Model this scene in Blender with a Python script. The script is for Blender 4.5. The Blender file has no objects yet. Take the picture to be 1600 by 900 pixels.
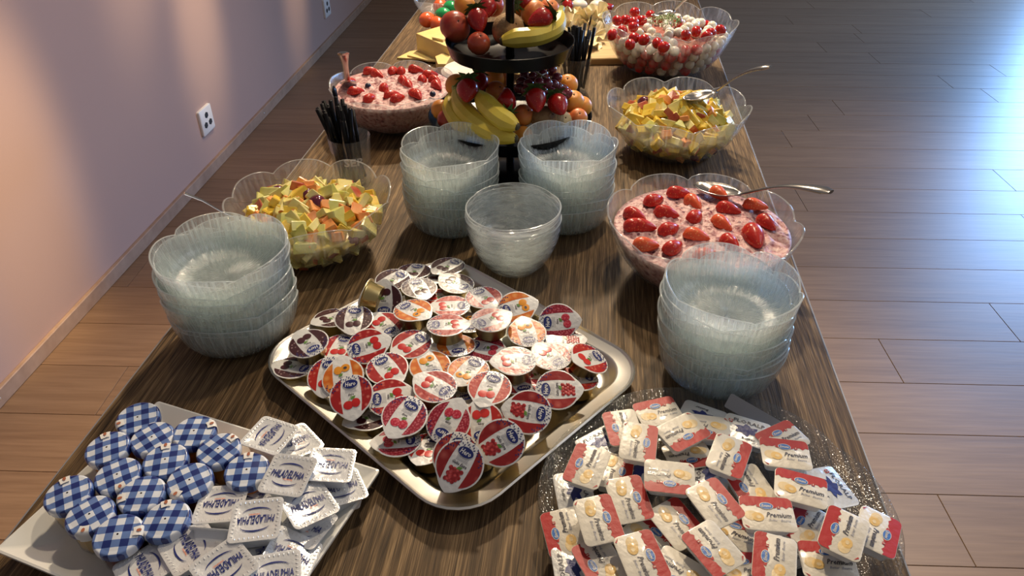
import bpy, math, random
from mathutils import Vector, Matrix, noise
C = bpy.context.scene
COL = C.collection
rnd = random.Random(7)
PI = math.pi
# ------------------------------------------------------------ camera
FPX, H = 1170.0, 1.35
TH = math.atan(822/FPX); PS = math.atan(154/FPX*math.cos(TH))
AF = Vector((-math.sin(PS)*math.cos(TH), math.cos(PS)*math.cos(TH), -math.sin(TH)))
AR = Vector((math.cos(PS), math.sin(PS), 0))
AU = AR.cross(AF)
cam = bpy.data.objects.new('camera', bpy.data.cameras.new('camera')); COL.objects.link(cam)
cam.data.sensor_width = 36; cam.data.lens = 36*FPX/1600; cam.data.clip_start = .02
cam.matrix_world = Matrix(((AR.x, AU.x, -AF.x, 0), (AR.y, AU.y, -AF.y, 0), (AR.z, AU.z, -AF.z, H), (0, 0, 0, 1)))
C.camera = cam
# ------------------------------------------------------------ world, light, exposure
C.view_settings.view_transform = 'Standard'; C.view_settings.look = 'None'
C.view_settings.exposure = 0.04; C.view_settings.gamma = 1
C.cycles.transparent_max_bounces = 40; C.cycles.max_bounces = 10
C.cycles.sample_clamp_indirect = 4
w = bpy.data.worlds.new('world'); C.world = w; w.use_nodes = True
w.node_tree.nodes['Background'].inputs[0].default_value = (.95, .90, .92, 1)
w.node_tree.nodes['Background'].inputs[1].default_value = .16
def spot(loc, to, energy, col, size, blend=.6, rad=.03):
    d = bpy.data.lights.new('spot', 'SPOT'); d.energy = energy; d.color = col
    d.spot_size = math.radians(size); d.spot_blend = blend; d.shadow_soft_size = rad
    o = bpy.data.objects.new('ceiling_or_fill_spot', d); COL.objects.link(o); o.location = loc
    o.rotation_euler = (Vector(to)-Vector(loc)).to_track_quat('-Z', 'Y').to_euler(); return o
def area(loc, to, energy, col, sx, sy):
    d = bpy.data.lights.new('window_light', 'AREA'); d.energy = energy; d.color = col
    d.shape = 'RECTANGLE'; d.size = sx; d.size_y = sy
    o = bpy.data.objects.new('window_light', d); COL.objects.link(o); o.location = loc
    o.rotation_euler = (Vector(to)-Vector(loc)).to_track_quat('-Z', 'Y').to_euler(); return o
WARM = (1.0, .81, .58)
spot((-.22, 3.05, 2.7), (-.12, .95, .75), 300, WARM, 66, .7, .07)
spot((.5, 2.6, 2.7), (-1.46, 2.1, .5), 90, (1, .74, .60), 66, 1, .2)  # broad warm fill lamp, added to warm the whole wall
spot((.30, 1.55, 2.7), (-.02, .85, .75), 62, WARM, 52, .9, .05)
spot((-.15, 2.15, 2.7), (-.05, 2.1, .75), 60, WARM, 46, .8, .06)
spot((-.55, 1.9, 2.3), (-1.45, 1.60, .50), 230, (1, .74, .42), 17, 1, .08)
spot((-.60, 3.1, 2.3), (-1.48, 2.78, .62), 190, (1, .78, .50), 14, 1, .08)
spot((-.62, 3.1, 2.3), (-1.47, 2.45, .95), 110, (1, .78, .50), 14, 1, .08)
spot((-.60, 4.3, 2.3), (-1.50, 3.85, .50), 150, (1, .76, .50), 12, 1, .08)
spot((-.70, 1.4, 2.6), (-1.05, 1.0, 0), 60, (1, .72, .42), 45, 1, .06)
spot((1.7, 2.9, 2.7), (1.35, 2.1, 0), 110, (1, .84, .68), 84, 1, .10)  # added fill lamp that takes the blue out of the right-hand floor
wl = area((5.1, 7.6, 1.5), (2.9, 4.2, 0), 85, (.26, .52, 1.0), 1.5, 1.8); wl.data.spread = 1.3
area((2.4, 1.2, 2.5), (.3, 1.0, .6), 12, (.86, .90, 1.0), 1.2, 1.2)

def at(px, py, z=.75):
    d = AF + AR*((px-800)/FPX) + AU*((450-py)/FPX)
    return Vector((0, 0, H)) + d*((z-H)/d.z)
def imgdir(px, py, z, ang):
    a = math.radians(ang)
    v = at(px+8*math.cos(a), py-8*math.sin(a), z) - at(px, py, z)
    return math.atan2(v.y, v.x)
# ------------------------------------------------------------ materials
def newmat(name):
    m = bpy.data.materials.new(name); m.use_nodes = True
    nt = m.node_tree; return m, nt, nt.nodes, nt.links, nt.nodes['Principled BSDF']
def vmath(ns, ls, op, a, b=None):
    n = ns.new('ShaderNodeMath'); n.operation = op
    for i, v in enumerate((a, b)):
        if v is None: continue
        if isinstance(v, (int, float)): n.inputs[i].default_value = v
        else: ls.new(v, n.inputs[i])
    return n.outputs[0]
def mat(name, col, rough=.5, metal=0, bump=0, bscale=60, col2=None, cscale=30, sss=0, coat=0, spec=.5, trans=0, lo=.35, hi=.65, stretch=None):
    m, nt, ns, ls, p = newmat(name)
    p.inputs['Base Color'].default_value = (*col, 1); p.inputs['Roughness'].default_value = rough
    p.inputs['Metallic'].default_value = metal; p.inputs['Specular IOR Level'].default_value = spec
    if sss: p.inputs['Subsurface Weight'].default_value = sss; p.inputs['Subsurface Radius'].default_value = (.006, .003, .0015)
    if coat: p.inputs['Coat Weight'].default_value = coat; p.inputs['Coat Roughness'].default_value = .08
    if trans: p.inputs['Transmission Weight'].default_value = trans
    tc = ns.new('ShaderNodeTexCoord'); src = tc.outputs['Object']
    if stretch:
        mp = ns.new('ShaderNodeMapping'); mp.inputs['Scale'].default_value = stretch; ls.new(src, mp.inputs[0]); src = mp.outputs[0]
    if col2:
        n = ns.new('ShaderNodeTexNoise'); n.inputs['Scale'].default_value = cscale; n.inputs['Detail'].default_value = 4; ls.new(src, n.inputs['Vector'])
        r = ns.new('ShaderNodeValToRGB'); r.color_ramp.elements[0].color = (*col, 1); r.color_ramp.elements[1].color = (*col2, 1)
        r.color_ramp.elements[0].position = lo; r.color_ramp.elements[1].position = hi
        ls.new(n.outputs[0], r.inputs[0]); ls.new(r.outputs[0], p.inputs['Base Color'])
    if bump:
        n = ns.new('ShaderNodeTexNoise'); n.inputs['Scale'].default_value = bscale; n.inputs['Detail'].default_value = 3; ls.new(src, n.inputs['Vector'])
        b = ns.new('ShaderNodeBump'); b.inputs['Strength'].default_value = bump; b.inputs['Distance'].default_value = .002
        ls.new(n.outputs[0], b.inputs['Height']); ls.new(b.outputs[0], p.inputs['Normal'])
    return m
def glassmat(name, tint, haze, hcol, rough=.06, kind='noise', bscale=60, strength=.6, hv=0.0, base=.035):
    """thin pressed glass: see-through, a fresnel shine and a little milky scatter"""
    m = bpy.data.materials.new(name); m.use_nodes = True; nt = m.node_tree; ns = nt.nodes; ls = nt.links
    ns.clear(); out = ns.new('ShaderNodeOutputMaterial')
    tr = ns.new('ShaderNodeBsdfTransparent'); tr.inputs[0].default_value = (*tint, 1)
    gl = ns.new('ShaderNodeBsdfGlossy'); gl.inputs['Roughness'].default_value = rough
    lw = ns.new('ShaderNodeLayerWeight'); lw.inputs['Blend'].default_value = .5
    df = ns.new('ShaderNodeBsdfDiffuse'); df.inputs[0].default_value = (*hcol, 1)
    tl = ns.new('ShaderNodeBsdfTranslucent'); tl.inputs[0].default_value = (*hcol, 1)
    m0 = ns.new('ShaderNodeMixShader'); m0.inputs[0].default_value = .5; ls.new(df.outputs[0], m0.inputs[1]); ls.new(tl.outputs[0], m0.inputs[2])
    m1 = ns.new('ShaderNodeMixShader'); m1.inputs[0].default_value = haze; ls.new(tr.outputs[0], m1.inputs[1]); ls.new(m0.outputs[0], m1.inputs[2])
    m2 = ns.new('ShaderNodeMixShader'); ls.new(vmath(ns, ls, 'ADD', vmath(ns, ls, 'MULTIPLY', vmath(ns, ls, 'POWER', lw.outputs['Facing'], 3.5), .62), base), m2.inputs[0]); ls.new(m1.outputs[0], m2.inputs[1]); ls.new(gl.outputs[0], m2.inputs[2])
    ls.new(m2.outputs[0], out.inputs[0])
    tc = ns.new('ShaderNodeTexCoord'); b = ns.new('ShaderNodeBump'); b.inputs['Strength'].default_value = strength; b.inputs['Distance'].default_value = .002
    if kind == 'radial':
        sp = ns.new('ShaderNodeSeparateXYZ'); ls.new(tc.outputs['Object'], sp.inputs[0])
        an = vmath(ns, ls, 'ARCTAN2', sp.outputs[1], sp.outputs[0])
        rr = vmath(ns, ls, 'POWER', vmath(ns, ls, 'ADD', vmath(ns, ls, 'MULTIPLY', sp.outputs[0], sp.outputs[0]), vmath(ns, ls, 'MULTIPLY', sp.outputs[1], sp.outputs[1])), .5)
        cb = ns.new('ShaderNodeCombineXYZ'); ls.new(vmath(ns, ls, 'MULTIPLY', an, 14.0), cb.inputs[0]); ls.new(vmath(ns, ls, 'MULTIPLY', rr, 60.0), cb.inputs[1])
        n = ns.new('ShaderNodeTexNoise'); n.inputs['Scale'].default_value = 1.6; n.inputs['Detail'].default_value = 3; ls.new(cb.outputs[0], n.inputs['Vector'])
        hgt = n.outputs[0]
    else:
        mp = ns.new('ShaderNodeMapping'); ls.new(tc.outputs['Object'], mp.inputs[0])
        if kind == 'bands': mp.inputs['Scale'].default_value = (.35, .35, 1.6)
        if kind == 'pebble':
            n = ns.new('ShaderNodeTexVoronoi'); n.inputs['Scale'].default_value = bscale
        else:
            n = ns.new('ShaderNodeTexNoise'); n.inputs['Scale'].default_value = bscale; n.inputs['Detail'].default_value = 2
        ls.new(mp.outputs[0], n.inputs['Vector']); hgt = n.outputs[0]
    if hv:
        rp = ns.new('ShaderNodeMapRange'); rp.inputs['From Min'].default_value = .42; rp.inputs['From Max'].default_value = .66
        rp.inputs['To Min'].default_value = haze; rp.inputs['To Max'].default_value = hv; ls.new(hgt, rp.inputs['Value']); ls.new(rp.outputs[0], m1.inputs[0])
    ls.new(hgt, b.inputs['Height']); ls.new(b.outputs[0], gl.inputs['Normal']); ls.new(b.outputs[0], lw.inputs['Normal']); ls.new(b.outputs[0], df.inputs['Normal'])
    return m
def woodmat(name, dark, light, scale, rough, rand=0.0, mid=None, bump=.15, contrast=(.3, .7), spec=.5):
    m, nt, ns, ls, p = newmat(name)
    p.inputs['Roughness'].default_value = rough; p.inputs['Specular IOR Level'].default_value = spec
    tc = ns.new('ShaderNodeTexCoord'); mp = ns.new('ShaderNodeMapping'); mp.inputs['Scale'].default_value = scale
    ls.new(tc.outputs['Object'], mp.inputs[0]); vec = mp.outputs[0]
    oi = ns.new('ShaderNodeObjectInfo')
    if rand:
        va = ns.new('ShaderNodeVectorMath'); va.operation = 'ADD'; ls.new(vec, va.inputs[0])
        cb = ns.new('ShaderNodeCombineXYZ')
        for i in range(3): ls.new(vmath(ns, ls, 'MULTIPLY', oi.outputs['Random'], 37.0+11*i), cb.inputs[i])
        ls.new(cb.outputs[0], va.inputs[1]); vec = va.outputs[0]
    n1 = ns.new('ShaderNodeTexNoise'); n1.inputs['Scale'].default_value = 1; n1.inputs['Detail'].default_value = 6; n1.inputs['Distortion'].default_value = .6; ls.new(vec, n1.inputs['Vector'])
    n2 = ns.new('ShaderNodeTexNoise'); n2.inputs['Scale'].default_value = 4.5; n2.inputs['Detail'].default_value = 3; ls.new(vec, n2.inputs['Vector'])
    h = vmath(ns, ls, 'ADD', vmath(ns, ls, 'MULTIPLY', n1.outputs[0], .5), vmath(ns, ls, 'MULTIPLY', n2.outputs[0], .5))
    r = ns.new('ShaderNodeValToRGB'); e = r.color_ramp.elements
    e[0].color = (*dark, 1); e[1].color = (*light, 1); e[0].position, e[1].position = contrast
    if mid: q = e.new((contrast[0]+contrast[1])/2); q.color = (*mid, 1)
    ls.new(h, r.inputs[0]); src = r.outputs[0]
    if rand:
        hs = ns.new('ShaderNodeHueSaturation'); ls.new(src, hs.inputs['Color'])
        ls.new(vmath(ns, ls, 'ADD', vmath(ns, ls, 'MULTIPLY', oi.outputs['Random'], rand), 1-rand/2), hs.inputs['Value']); src = hs.outputs[0]
    ls.new(src, p.inputs['Base Color'])
    b = ns.new('ShaderNodeBump'); b.inputs['Strength'].default_value = bump; b.inputs['Distance'].default_value = .002
    ls.new(h, b.inputs['Height']); ls.new(b.outputs[0], p.inputs['Normal']); return m
def ginghammat():
    m, nt, ns, ls, p = newmat('gingham lacquer'); p.inputs['Roughness'].default_value = .32; p.inputs['Coat Weight'].default_value = .3
    tc = ns.new('ShaderNodeTexCoord'); sp = ns.new('ShaderNodeSeparateXYZ'); ls.new(tc.outputs['Object'], sp.inputs[0])
    s = []
    for i in (0, 1):
        q = vmath(ns, ls, 'FRACT', vmath(ns, ls, 'ADD', vmath(ns, ls, 'MULTIPLY', sp.outputs[i], 1/.0152), 100.25+.1*i))
        s.append(vmath(ns, ls, 'GREATER_THAN', q, .5))
    t = vmath(ns, ls, 'MULTIPLY', vmath(ns, ls, 'ADD', s[0], s[1]), .5)
    r = ns.new('ShaderNodeValToRGB'); r.color_ramp.interpolation = 'CONSTANT'; e = r.color_ramp.elements
    e[0].color = (.72, .75, .80, 1); e[1].color = (.010, .024, .15, 1); e[1].position = .75
    q = e.new(.25); q.color = (.12, .20, .44, 1)
    ls.new(t, r.inputs[0]); ls.new(r.outputs[0], p.inputs['Base Color']); return m
def fruitmat(name, a, b, scale=220, rough=.3, bump=.3, lo=.1, hi=.6):
    """printed or real fruit skin with small cells"""
    m, nt, ns, ls, p = newmat(name); p.inputs['Roughness'].default_value = rough
    tc = ns.new('ShaderNodeTexCoord'); v = ns.new('ShaderNodeTexVoronoi'); v.inputs['Scale'].default_value = scale; ls.new(tc.outputs['Object'], v.inputs['Vector'])
    r = ns.new('ShaderNodeValToRGB'); e = r.color_ramp.elements; e[0].color = (*b, 1); e[1].color = (*a, 1); e[0].position = lo; e[1].position = hi
    ls.new(v.outputs['Distance'], r.inputs[0]); ls.new(r.outputs[0], p.inputs['Base Color'])
    n = ns.new('ShaderNodeTexNoise'); n.inputs['Scale'].default_value = 110
    ls.new(tc.outputs['Object'], n.inputs['Vector'])
    bb = ns.new('ShaderNodeBump'); bb.inputs['Strength'].default_value = bump; bb.inputs['Distance'].default_value = .0015
    ls.new(n.outputs[0], bb.inputs['Height']); ls.new(bb.outputs[0], p.inputs['Normal']); return m
def foil(name, col, rough=.36, metal=0.0, bump=.35, bs=140, coat=.28):
    m = mat(name, col, rough, metal, bump, bs, coat=coat); return m

TABLE_WOOD = woodmat('table wood', (.020, .012, .006), (.32, .21, .105), (240, 5.5, 30), .55, mid=(.115, .070, .033), bump=.3, contrast=(.33, .68), spec=.2)
FLOOR_WOOD = woodmat('floor oak', (.19, .112, .062), (.30, .190, .112), (1.6, 26, 8), .40, rand=.14, bump=.12, spec=.5)
TRIM_WOOD = woodmat('trim wood', (.34, .22, .15), (.50, .35, .25), (6, 6, 6), .5)
BOARD_WOOD = woodmat('board wood', (.42, .27, .11), (.70, .50, .24), (3, 40, 10), .5)
WALL = mat('pink-lit plaster', (.54, .37, .31), .85, 0, .12, 500)  # white wall; the pinkish light on it is put into the base colour
GLASS = glassmat('pressed glass', (.99, .996, .996), .10, (.90, .985, .98), .14, 'radial', strength=1.0, hv=.44, base=.075)
RIMG = glassmat('glass rim', (.93, .96, .96), .5, (.92, .97, .98), .08, 'noise', 40, .2)
RIMB = glassmat('large bowl rim', (.85, .87, .87), .34, (.88, .90, .90), .08, 'noise', 40, .2)
GLASS_BIG = glassmat('large bowl glass', (.97, .975, .97), .03, (.86, .88, .88), .08, 'radial', strength=.7, hv=.17)
GLASS_HAM = glassmat('hammered glass', (.985, .995, .995), .05, (.95, .98, .98), .12, 'bands', 130, 1.0, hv=.42, base=.075)
GLASS_PEB = glassmat('pebbled glass', (.86, .86, .85), .05, (.62, .62, .60), .12, 'pebble', 330, .5)
GLASS_CUP = glassmat('tumbler glass', (.93, .94, .94), .03, (.8, .8, .8), .04, 'noise', 20, .02)
STEEL = mat('brushed steel', (.78, .75, .69), .33, 1, .05, 30)
CUTLERY = mat('cutlery steel', (.46, .43, .40), .20, 1)
BLACK = mat('black metal', (.006, .006, .007), .22, 0, spec=.10)
BLACKPL = mat('black plastic', (.005, .005, .006), .34, spec=.15)
PORC = mat('white porcelain', (.78, .77, .72), .16, coat=.6)
WPLAST = mat('white plastic', (.86, .86, .84), .35)
WCUP = mat('white cup plastic', (.80, .82, .84), .30)
GOLD = mat('gold foil', (.62, .47, .20), .30, 1, .08, 60)
SOCKET = mat('socket dark', (.03, .03, .03), .6)
GREEN = mat('leaf green', (.030, .095, .022), .5, col2=(.10, .20, .05), cscale=200)
# print
P_WHITE = foil('print white', (.78, .78, .77)); P_SILVER = foil('print silver', (.66, .66, .65), .36, .15, .3, 170, .15)
P_NAVY = foil('print navy', (.012, .022, .16)); P_RED = foil('print red', (.44, .012, .010), .42, 0, .22, 140, .12); P_BLUE = foil('print blue', (.05, .17, .50))
P_CREAM = foil('print cream', (.74, .69, .58)); P_GREY = foil('print grey', (.34, .34, .38)); P_DARK = foil('print dark', (.06, .055, .07))
P_GREEN = foil('print green', (.12, .26, .05)); P_BUTTER = foil('print butter', (.76, .50, .17)); P_BUTTER2 = foil('print butter light', (.80, .62, .34))
P_ORANGE = foil('print orange', (.75, .18, .07))
JAM = dict(D=fruitmat('black cherry print', (.045, .006, .010), (.50, .36, .34), 210, lo=.02, hi=.30), C=fruitmat('cherry print', (.36, .014, .014), (.76, .22, .17), 170, lo=.02, hi=.42),
           S=fruitmat('strawberry print', (.44, .022, .016), (.76, .24, .16), 230, lo=.0, hi=.45), R=fruitmat('raspberry print', (.30, .012, .03), (.70, .20, .24), 380, lo=.05, hi=.55),
           U=fruitmat('redcurrant print', (.30, .014, .014), (.50, .10, .08), 95, lo=.05, hi=.5), A=fruitmat('apricot print', (.62, .14, .015), (.80, .38, .10), 120, lo=.05, hi=.6))
JAMF = dict(D=mat('black cherry fruit', (.05, .006, .012), .3), C=mat('cherry fruit', (.55, .02, .02), .3), S=mat('strawberry fruit', (.62, .035, .03), .3),
            R=fruitmat('raspberry fruit', (.50, .02, .05), (.75, .16, .20), 420), U=fruitmat('redcurrant fruit', (.30, .012, .015), (.70, .10, .10), 260), A=mat('apricot fruit', (.80, .32, .03), .3))

# ------------------------------------------------------------ mesh builder
class MB:
    def __init__(s): s.v = []; s.f = []; s.m = []
    def poly(s, pts, z=0, mi=0):
        n = len(s.v); s.v += [(p[0], p[1], z if len(p) < 3 else p[2]) for p in pts]; s.f.append(tuple(range(n, n+len(pts)))); s.m.append(mi)
    def grid(s, rows, mi=0, closeu=True, capa=False, capb=False):
        n = len(s.v); k = len(rows[0])
        for r in rows: s.v += [tuple(p) for p in r]
        for i in range(len(rows)-1):
            for j in range(k if closeu else k-1):
                a = n+i*k+j; b = n+i*k+(j+1) % k; s.f.append((a, b, b+k, a+k)); s.m.append(mi)
        if capa: s.f.append(tuple(n+j for j in reversed(range(k)))); s.m.append(mi)
        if capb: s.f.append(tuple(n+(len(rows)-1)*k+j for j in range(k))); s.m.append(mi)
    def lathe(s, prof, seg=24, mi=0, cap=(False, False), c=(0, 0, 0)):
        s.grid([[(c[0]+r*math.cos(2*PI*j/seg), c[1]+r*math.sin(2*PI*j/seg), c[2]+z) for j in range(seg)] for r, z in prof], mi, True, *cap)
    def box(s, x0, x1, y0, y1, z0, z1, mi=0, bev=0):
        n = len(s.v); b = bev
        if b:
            s.grid([rrect(x0+b, x1-b, y0+b, y1-b, z0), rrect(x0, x1, y0, y1, z0+b), rrect(x0, x1, y0, y1, z1-b), rrect(x0+b, x1-b, y0+b, y1-b, z1)], mi, True, True, True); return
        s.v += [(x, y, z) for z in (z0, z1) for y in (y0, y1) for x in (x0, x1)]
        for q in ((0, 2, 3, 1), (4, 5, 7, 6), (0, 1, 5, 4), (2, 6, 7, 3), (0, 4, 6, 2), (1, 3, 7, 5)):
            s.f.append(tuple(n+i for i in q)); s.m.append(mi)
    def tube(s, pts, rad, seg=8, mi=0, flat=1.0, cap=True, twist=0):
        pts = [Vector(p) for p in pts]; rows = []; up = None
        for i, p in enumerate(pts):
            t = (pts[min(i+1, len(pts)-1)]-pts[max(i-1, 0)]).normalized()
            if up is None: up = Vector((0, 0, 1)) if abs(t.z) < .9 else Vector((0, 1, 0))
            a = t.cross(up).normalized(); b = a.cross(t).normalized(); up = b
            r = rad[i] if isinstance(rad, (list, tuple)) else rad
            rows.append([p + a*(r*math.cos(2*PI*j/seg+twist)) + b*(r*flat*math.sin(2*PI*j/seg+twist)) for j in range(seg)])
        s.grid(rows, mi, True, cap, cap)
    def ell(s, c, r, seg=12, rings=8, mi=0, fn=None):
        rows = []
        for i in range(rings+1):
            ph = -PI/2+PI*i/rings; row = []
            for j in range(seg):
                t = 2*PI*j/seg; p = Vector((math.cos(ph)*math.cos(t), math.cos(ph)*math.sin(t), math.sin(ph)))
                k = fn(p, t, ph) if fn else 1
                row.append((c[0]+p.x*r[0]*k, c[1]+p.y*r[1]*k, c[2]+p.z*r[2]*k))
            rows.append(row)
        s.grid(rows, mi)
    def mesh(s, name, mats, smooth=True, angle=None):
        me = bpy.data.meshes.new(name); me.from_pydata(s.v, [], s.f)
        for m in (mats if isinstance(mats, (list, tuple)) else [mats]): me.materials.append(m)
        me.polygons.foreach_set('material_index', s.m); me.polygons.foreach_set('use_smooth', [smooth]*len(s.f))
        me.validate(); me.update()
        if smooth and angle: me.set_sharp_from_angle(angle=math.radians(angle))
        return me
    def build(s, name, mats, parent=None, smooth=True, angle=40):
        return link(name, s.mesh(name, mats, smooth, angle), parent)
def rrect(x0, x1, y0, y1, z=0, r=0, k=5):
    if not r: return [(x0, y0, z), (x1, y0, z), (x1, y1, z), (x0, y1, z)]
    out = []
    for cx, cy, a in ((x1-r, y1-r, 0), (x0+r, y1-r, 90), (x0+r, y0+r, 180), (x1-r, y0+r, 270)):
        for i in range(k+1):
            t = math.radians(a+90*i/k); out.append((cx+r*math.cos(t), cy+r*math.sin(t), z))
    return out
def disc(cx, cy, rx, ry=None, n=20, rot=0):
    ry = ry or rx; o = []
    for i in range(n):
        t = 2*PI*i/n; x, y = rx*math.cos(t), ry*math.sin(t)
        o.append((cx+x*math.cos(rot)-y*math.sin(rot), cy+x*math.sin(rot)+y*math.cos(rot)))
    return o
def link(name, data, parent=None):
    o = bpy.data.objects.new(name, data); COL.objects.link(o)
    if parent: o.parent = parent
    return o
def tag(o, label=None, cat=None, group=None, kind=None):
    if label: o['label'] = label
    if cat: o['category'] = cat
    if group: o['group'] = group
    if kind: o['kind'] = kind
    return o
def thing(name, label, cat, loc=(0, 0, 0), rz=0, group=None):
    o = link(name, None); o.location = loc; o.rotation_euler = (0, 0, rz); return tag(o, label, cat, group)
def kids(o): return [c for c in ALLK.get(o.name, [])]
ALLK = {}
def copy_thing(root, parts):
    r = root.copy(); COL.objects.link(r); out = []
    m = {root: r}
    for p in parts:
        c = p.copy(); COL.objects.link(c); c.parent = m[p.parent]; m[p] = c; out.append(c)
    return r, out
_tc = {}
def text_tris(s, size, shear=0, res=1):
    key = (s, size, shear, res)
    if key in _tc: return _tc[key]
    cu = bpy.data.curves.new('lettering', 'FONT'); cu.body = s; cu.size = size; cu.align_x = 'CENTER'; cu.align_y = 'CENTER'
    cu.shear = shear; cu.resolution_u = res; cu.offset = size*.022
    o = bpy.data.objects.new('lettering', cu); COL.objects.link(o)
    me = bpy.data.meshes.new_from_object(o.evaluated_get(bpy.context.evaluated_depsgraph_get()))
    vs = [v.co.copy() for v in me.vertices]; fs = [tuple(p.vertices) for p in me.polygons]
    bpy.data.objects.remove(o); bpy.data.curves.remove(cu); bpy.data.meshes.remove(me)
    xs = [v.x for v in vs]; ys = [v.y for v in vs]; cx = (min(xs)+max(xs))/2; cy = (min(ys)+max(ys))/2
    vs = [(v.x-cx, v.y-cy) for v in vs]; _tc[key] = (vs, fs, max(xs)-min(xs)); return _tc[key]
def add_text(mb, s, cx, cy, width, height, z, mi, rot=0, shear=0, bend=None):
    vs, fs, w0 = text_tris(s, 1.0, shear); h0 = max(v[1] for v in vs)-min(v[1] for v in vs)
    n = len(mb.v)
    for x, y in vs:
        x *= width/w0; y *= height/h0
        if bend: y *= bend(x/(width/2))
        mb.v.append((cx+x*math.cos(rot)-y*math.sin(rot), cy+x*math.sin(rot)+y*math.cos(rot), z))
    for f in fs: mb.f.append(tuple(n+i for i in f)); mb.m.append(mi)
def pose(o, px, py, z, ang, tc=0, tr=0, yaxis=False):
    a = imgdir(px, py, z, ang) - (PI/2 if yaxis else 0)
    M = Matrix.Rotation(math.radians(tr), 4, 'Y') @ Matrix.Rotation(math.radians(tc), 4, 'X') @ Matrix.Rotation(a, 4, 'Z')
    M.translation = at(px, py, z); o.matrix_world = M; o.location = M.translation; o.rotation_euler = M.to_euler(); return M
def lift(o, up): o.location += o.rotation_euler.to_matrix() @ Vector((0, 0, up))

# ============================================================ SETTING
FA = math.radians(4.3); FW = .186; FP = 1.887
floor = link('floor', None); tag(floor, kind='structure')
b = MB(); b.box(-1.6, 5, -1.2, 9, -.06, -.020); b.build('subfloor', SOCKET, floor)
ux, uy = Vector((math.cos(FA), math.sin(FA), 0)), Vector((-math.sin(FA), math.cos(FA), 0))
known = {}
for p in [(1277, 200), (1573, 285), (1390, 560), (1490, 820), (1365, 90), (168, 620)]:
    q = at(*p, 0); known[math.floor((q.dot(uy)-FP)/FW)] = q.dot(ux)
pm = {}
for r in range(-16, 34):
    y0 = FP+r*FW; x = -1.9
    L = 1.9
    if r in known: x = known[r]-L*math.ceil((known[r]+1.7)/L)
    else: x = -1.6 - rnd.random()*L
    while x < 5.2:
        if L not in pm:
            pb = MB(); pb.box(-L/2+.0006, L/2-.0006, -FW/2+.0006, FW/2-.0006, -.02, 0, 0, .0008); pm[L] = pb.mesh('plank', FLOOR_WOOD, False)
        c = ux*(x+L/2) + uy*(y0+FW/2)
        if c.y > -1.2 and c.y < 8.5:
            o = link('plank', pm[L], floor); o.location = c; o.rotation_euler = (0, 0, FA)
        x += L
WA = math.radians(1.34)
wall = link('wall_left', None); tag(wall, kind='structure')
# the wall slab (its face passes x=-1.443 at y=.6), turned 1.3 degrees
b = MB(); b.box(-.12, 0, 0, 8.2, 0, 2.75); o = b.build('plaster', WALL, wall, False)
wall.location = (-1.425, -.2, 0); wall.rotation_euler = (0, 0, WA)
bb = MB(); bb.box(0, .014, 0, 8.2, 0, .045, 0, .002); o = bb.build('baseboard_left', TRIM_WOOD, None, False); tag(o, kind='structure')
o.location = wall.location; o.rotation_euler = wall.rotation_euler
b = MB()
for i in range(4): b.ell((.0142, 1.45+i*1.9, .024), (.0012, .004, .004), 8, 6)
b.build('screw', STEEL, o)
def outlet(py_, label):
    t = thing('wall_outlet', label, 'outlet')
    t.rotation_euler = (0, 0, WA)
    b = MB(); b.grid([[(0, y, z) for y, z, _ in rrect(-.052, .052, -.05, .05, 0, .006)], [(.009, y, z) for y, z, _ in rrect(-.052, .052, -.05, .05, 0, .006)], [(.011, y, z) for y, z, _ in rrect(-.049, .049, -.047, .047, 0, .005)]], 0, True, True, True)
    b.build('cover_plate', WPLAST, t, True, 30)
    for dy, dz in ((0, .020), (-.020, -.014), (.020, -.014)):
        f = MB(); hexa = [(dy+.015*math.cos(PI/6+i*PI/3), dz+.0125*math.sin(PI/6+i*PI/3)) for i in range(6)]
        f.grid([[(.0111, y, z) for y, z in hexa], [(.0118, y, z) for y, z in hexa]], 0, True, False, True)
        s = f.build('socket', SOCKET, t, False)
    d = py_-(-.2)
    t.location = (-1.425-d*math.sin(WA)+.0, -.2+d*math.cos(WA), .205); return t
outlet(2.63, 'nearer white three-socket wall outlet on the pink-lit wall above the baseboard')
outlet(4.28, 'farther small white wall outlet at the top edge of the pink-lit wall')

# ============================================================ TABLE
TX0, TX1, TY0, TY1 = -.524, .315, -.15, 2.62
t = thing('dining_table', 'long buffet table with streaked brown-grey wooden top', 'table', ((TX0+TX1)/2, 1.2, 0))
W2 = (TX1-TX0)/2
b = MB(); b.box(-W2+.0015, W2-.0015, TY0-1.2, TY1-1.2, .718, .750, 0, .0015); b.build('tabletop', TABLE_WOOD, t, False)
b = MB()
for s in (-1, 1): b.box(min(s*W2, s*(W2-.0015)), max(s*W2, s*(W2-.0015)), TY0-1.2, TY1-1.2, .716, .7485)
b.build('edge_band', mat('edge band', (.30, .31, .34), .35, .4), t, False)
for sx in (-1, 1):
    for y in (TY0+.1, TY1-.1):
        b = MB(); b.box(sx*(W2-.09)-.03, sx*(W2-.09)+.03, y-1.23, y-1.17, 0, .717, 0, .003); b.build('leg', BLACK, t, False)

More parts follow.
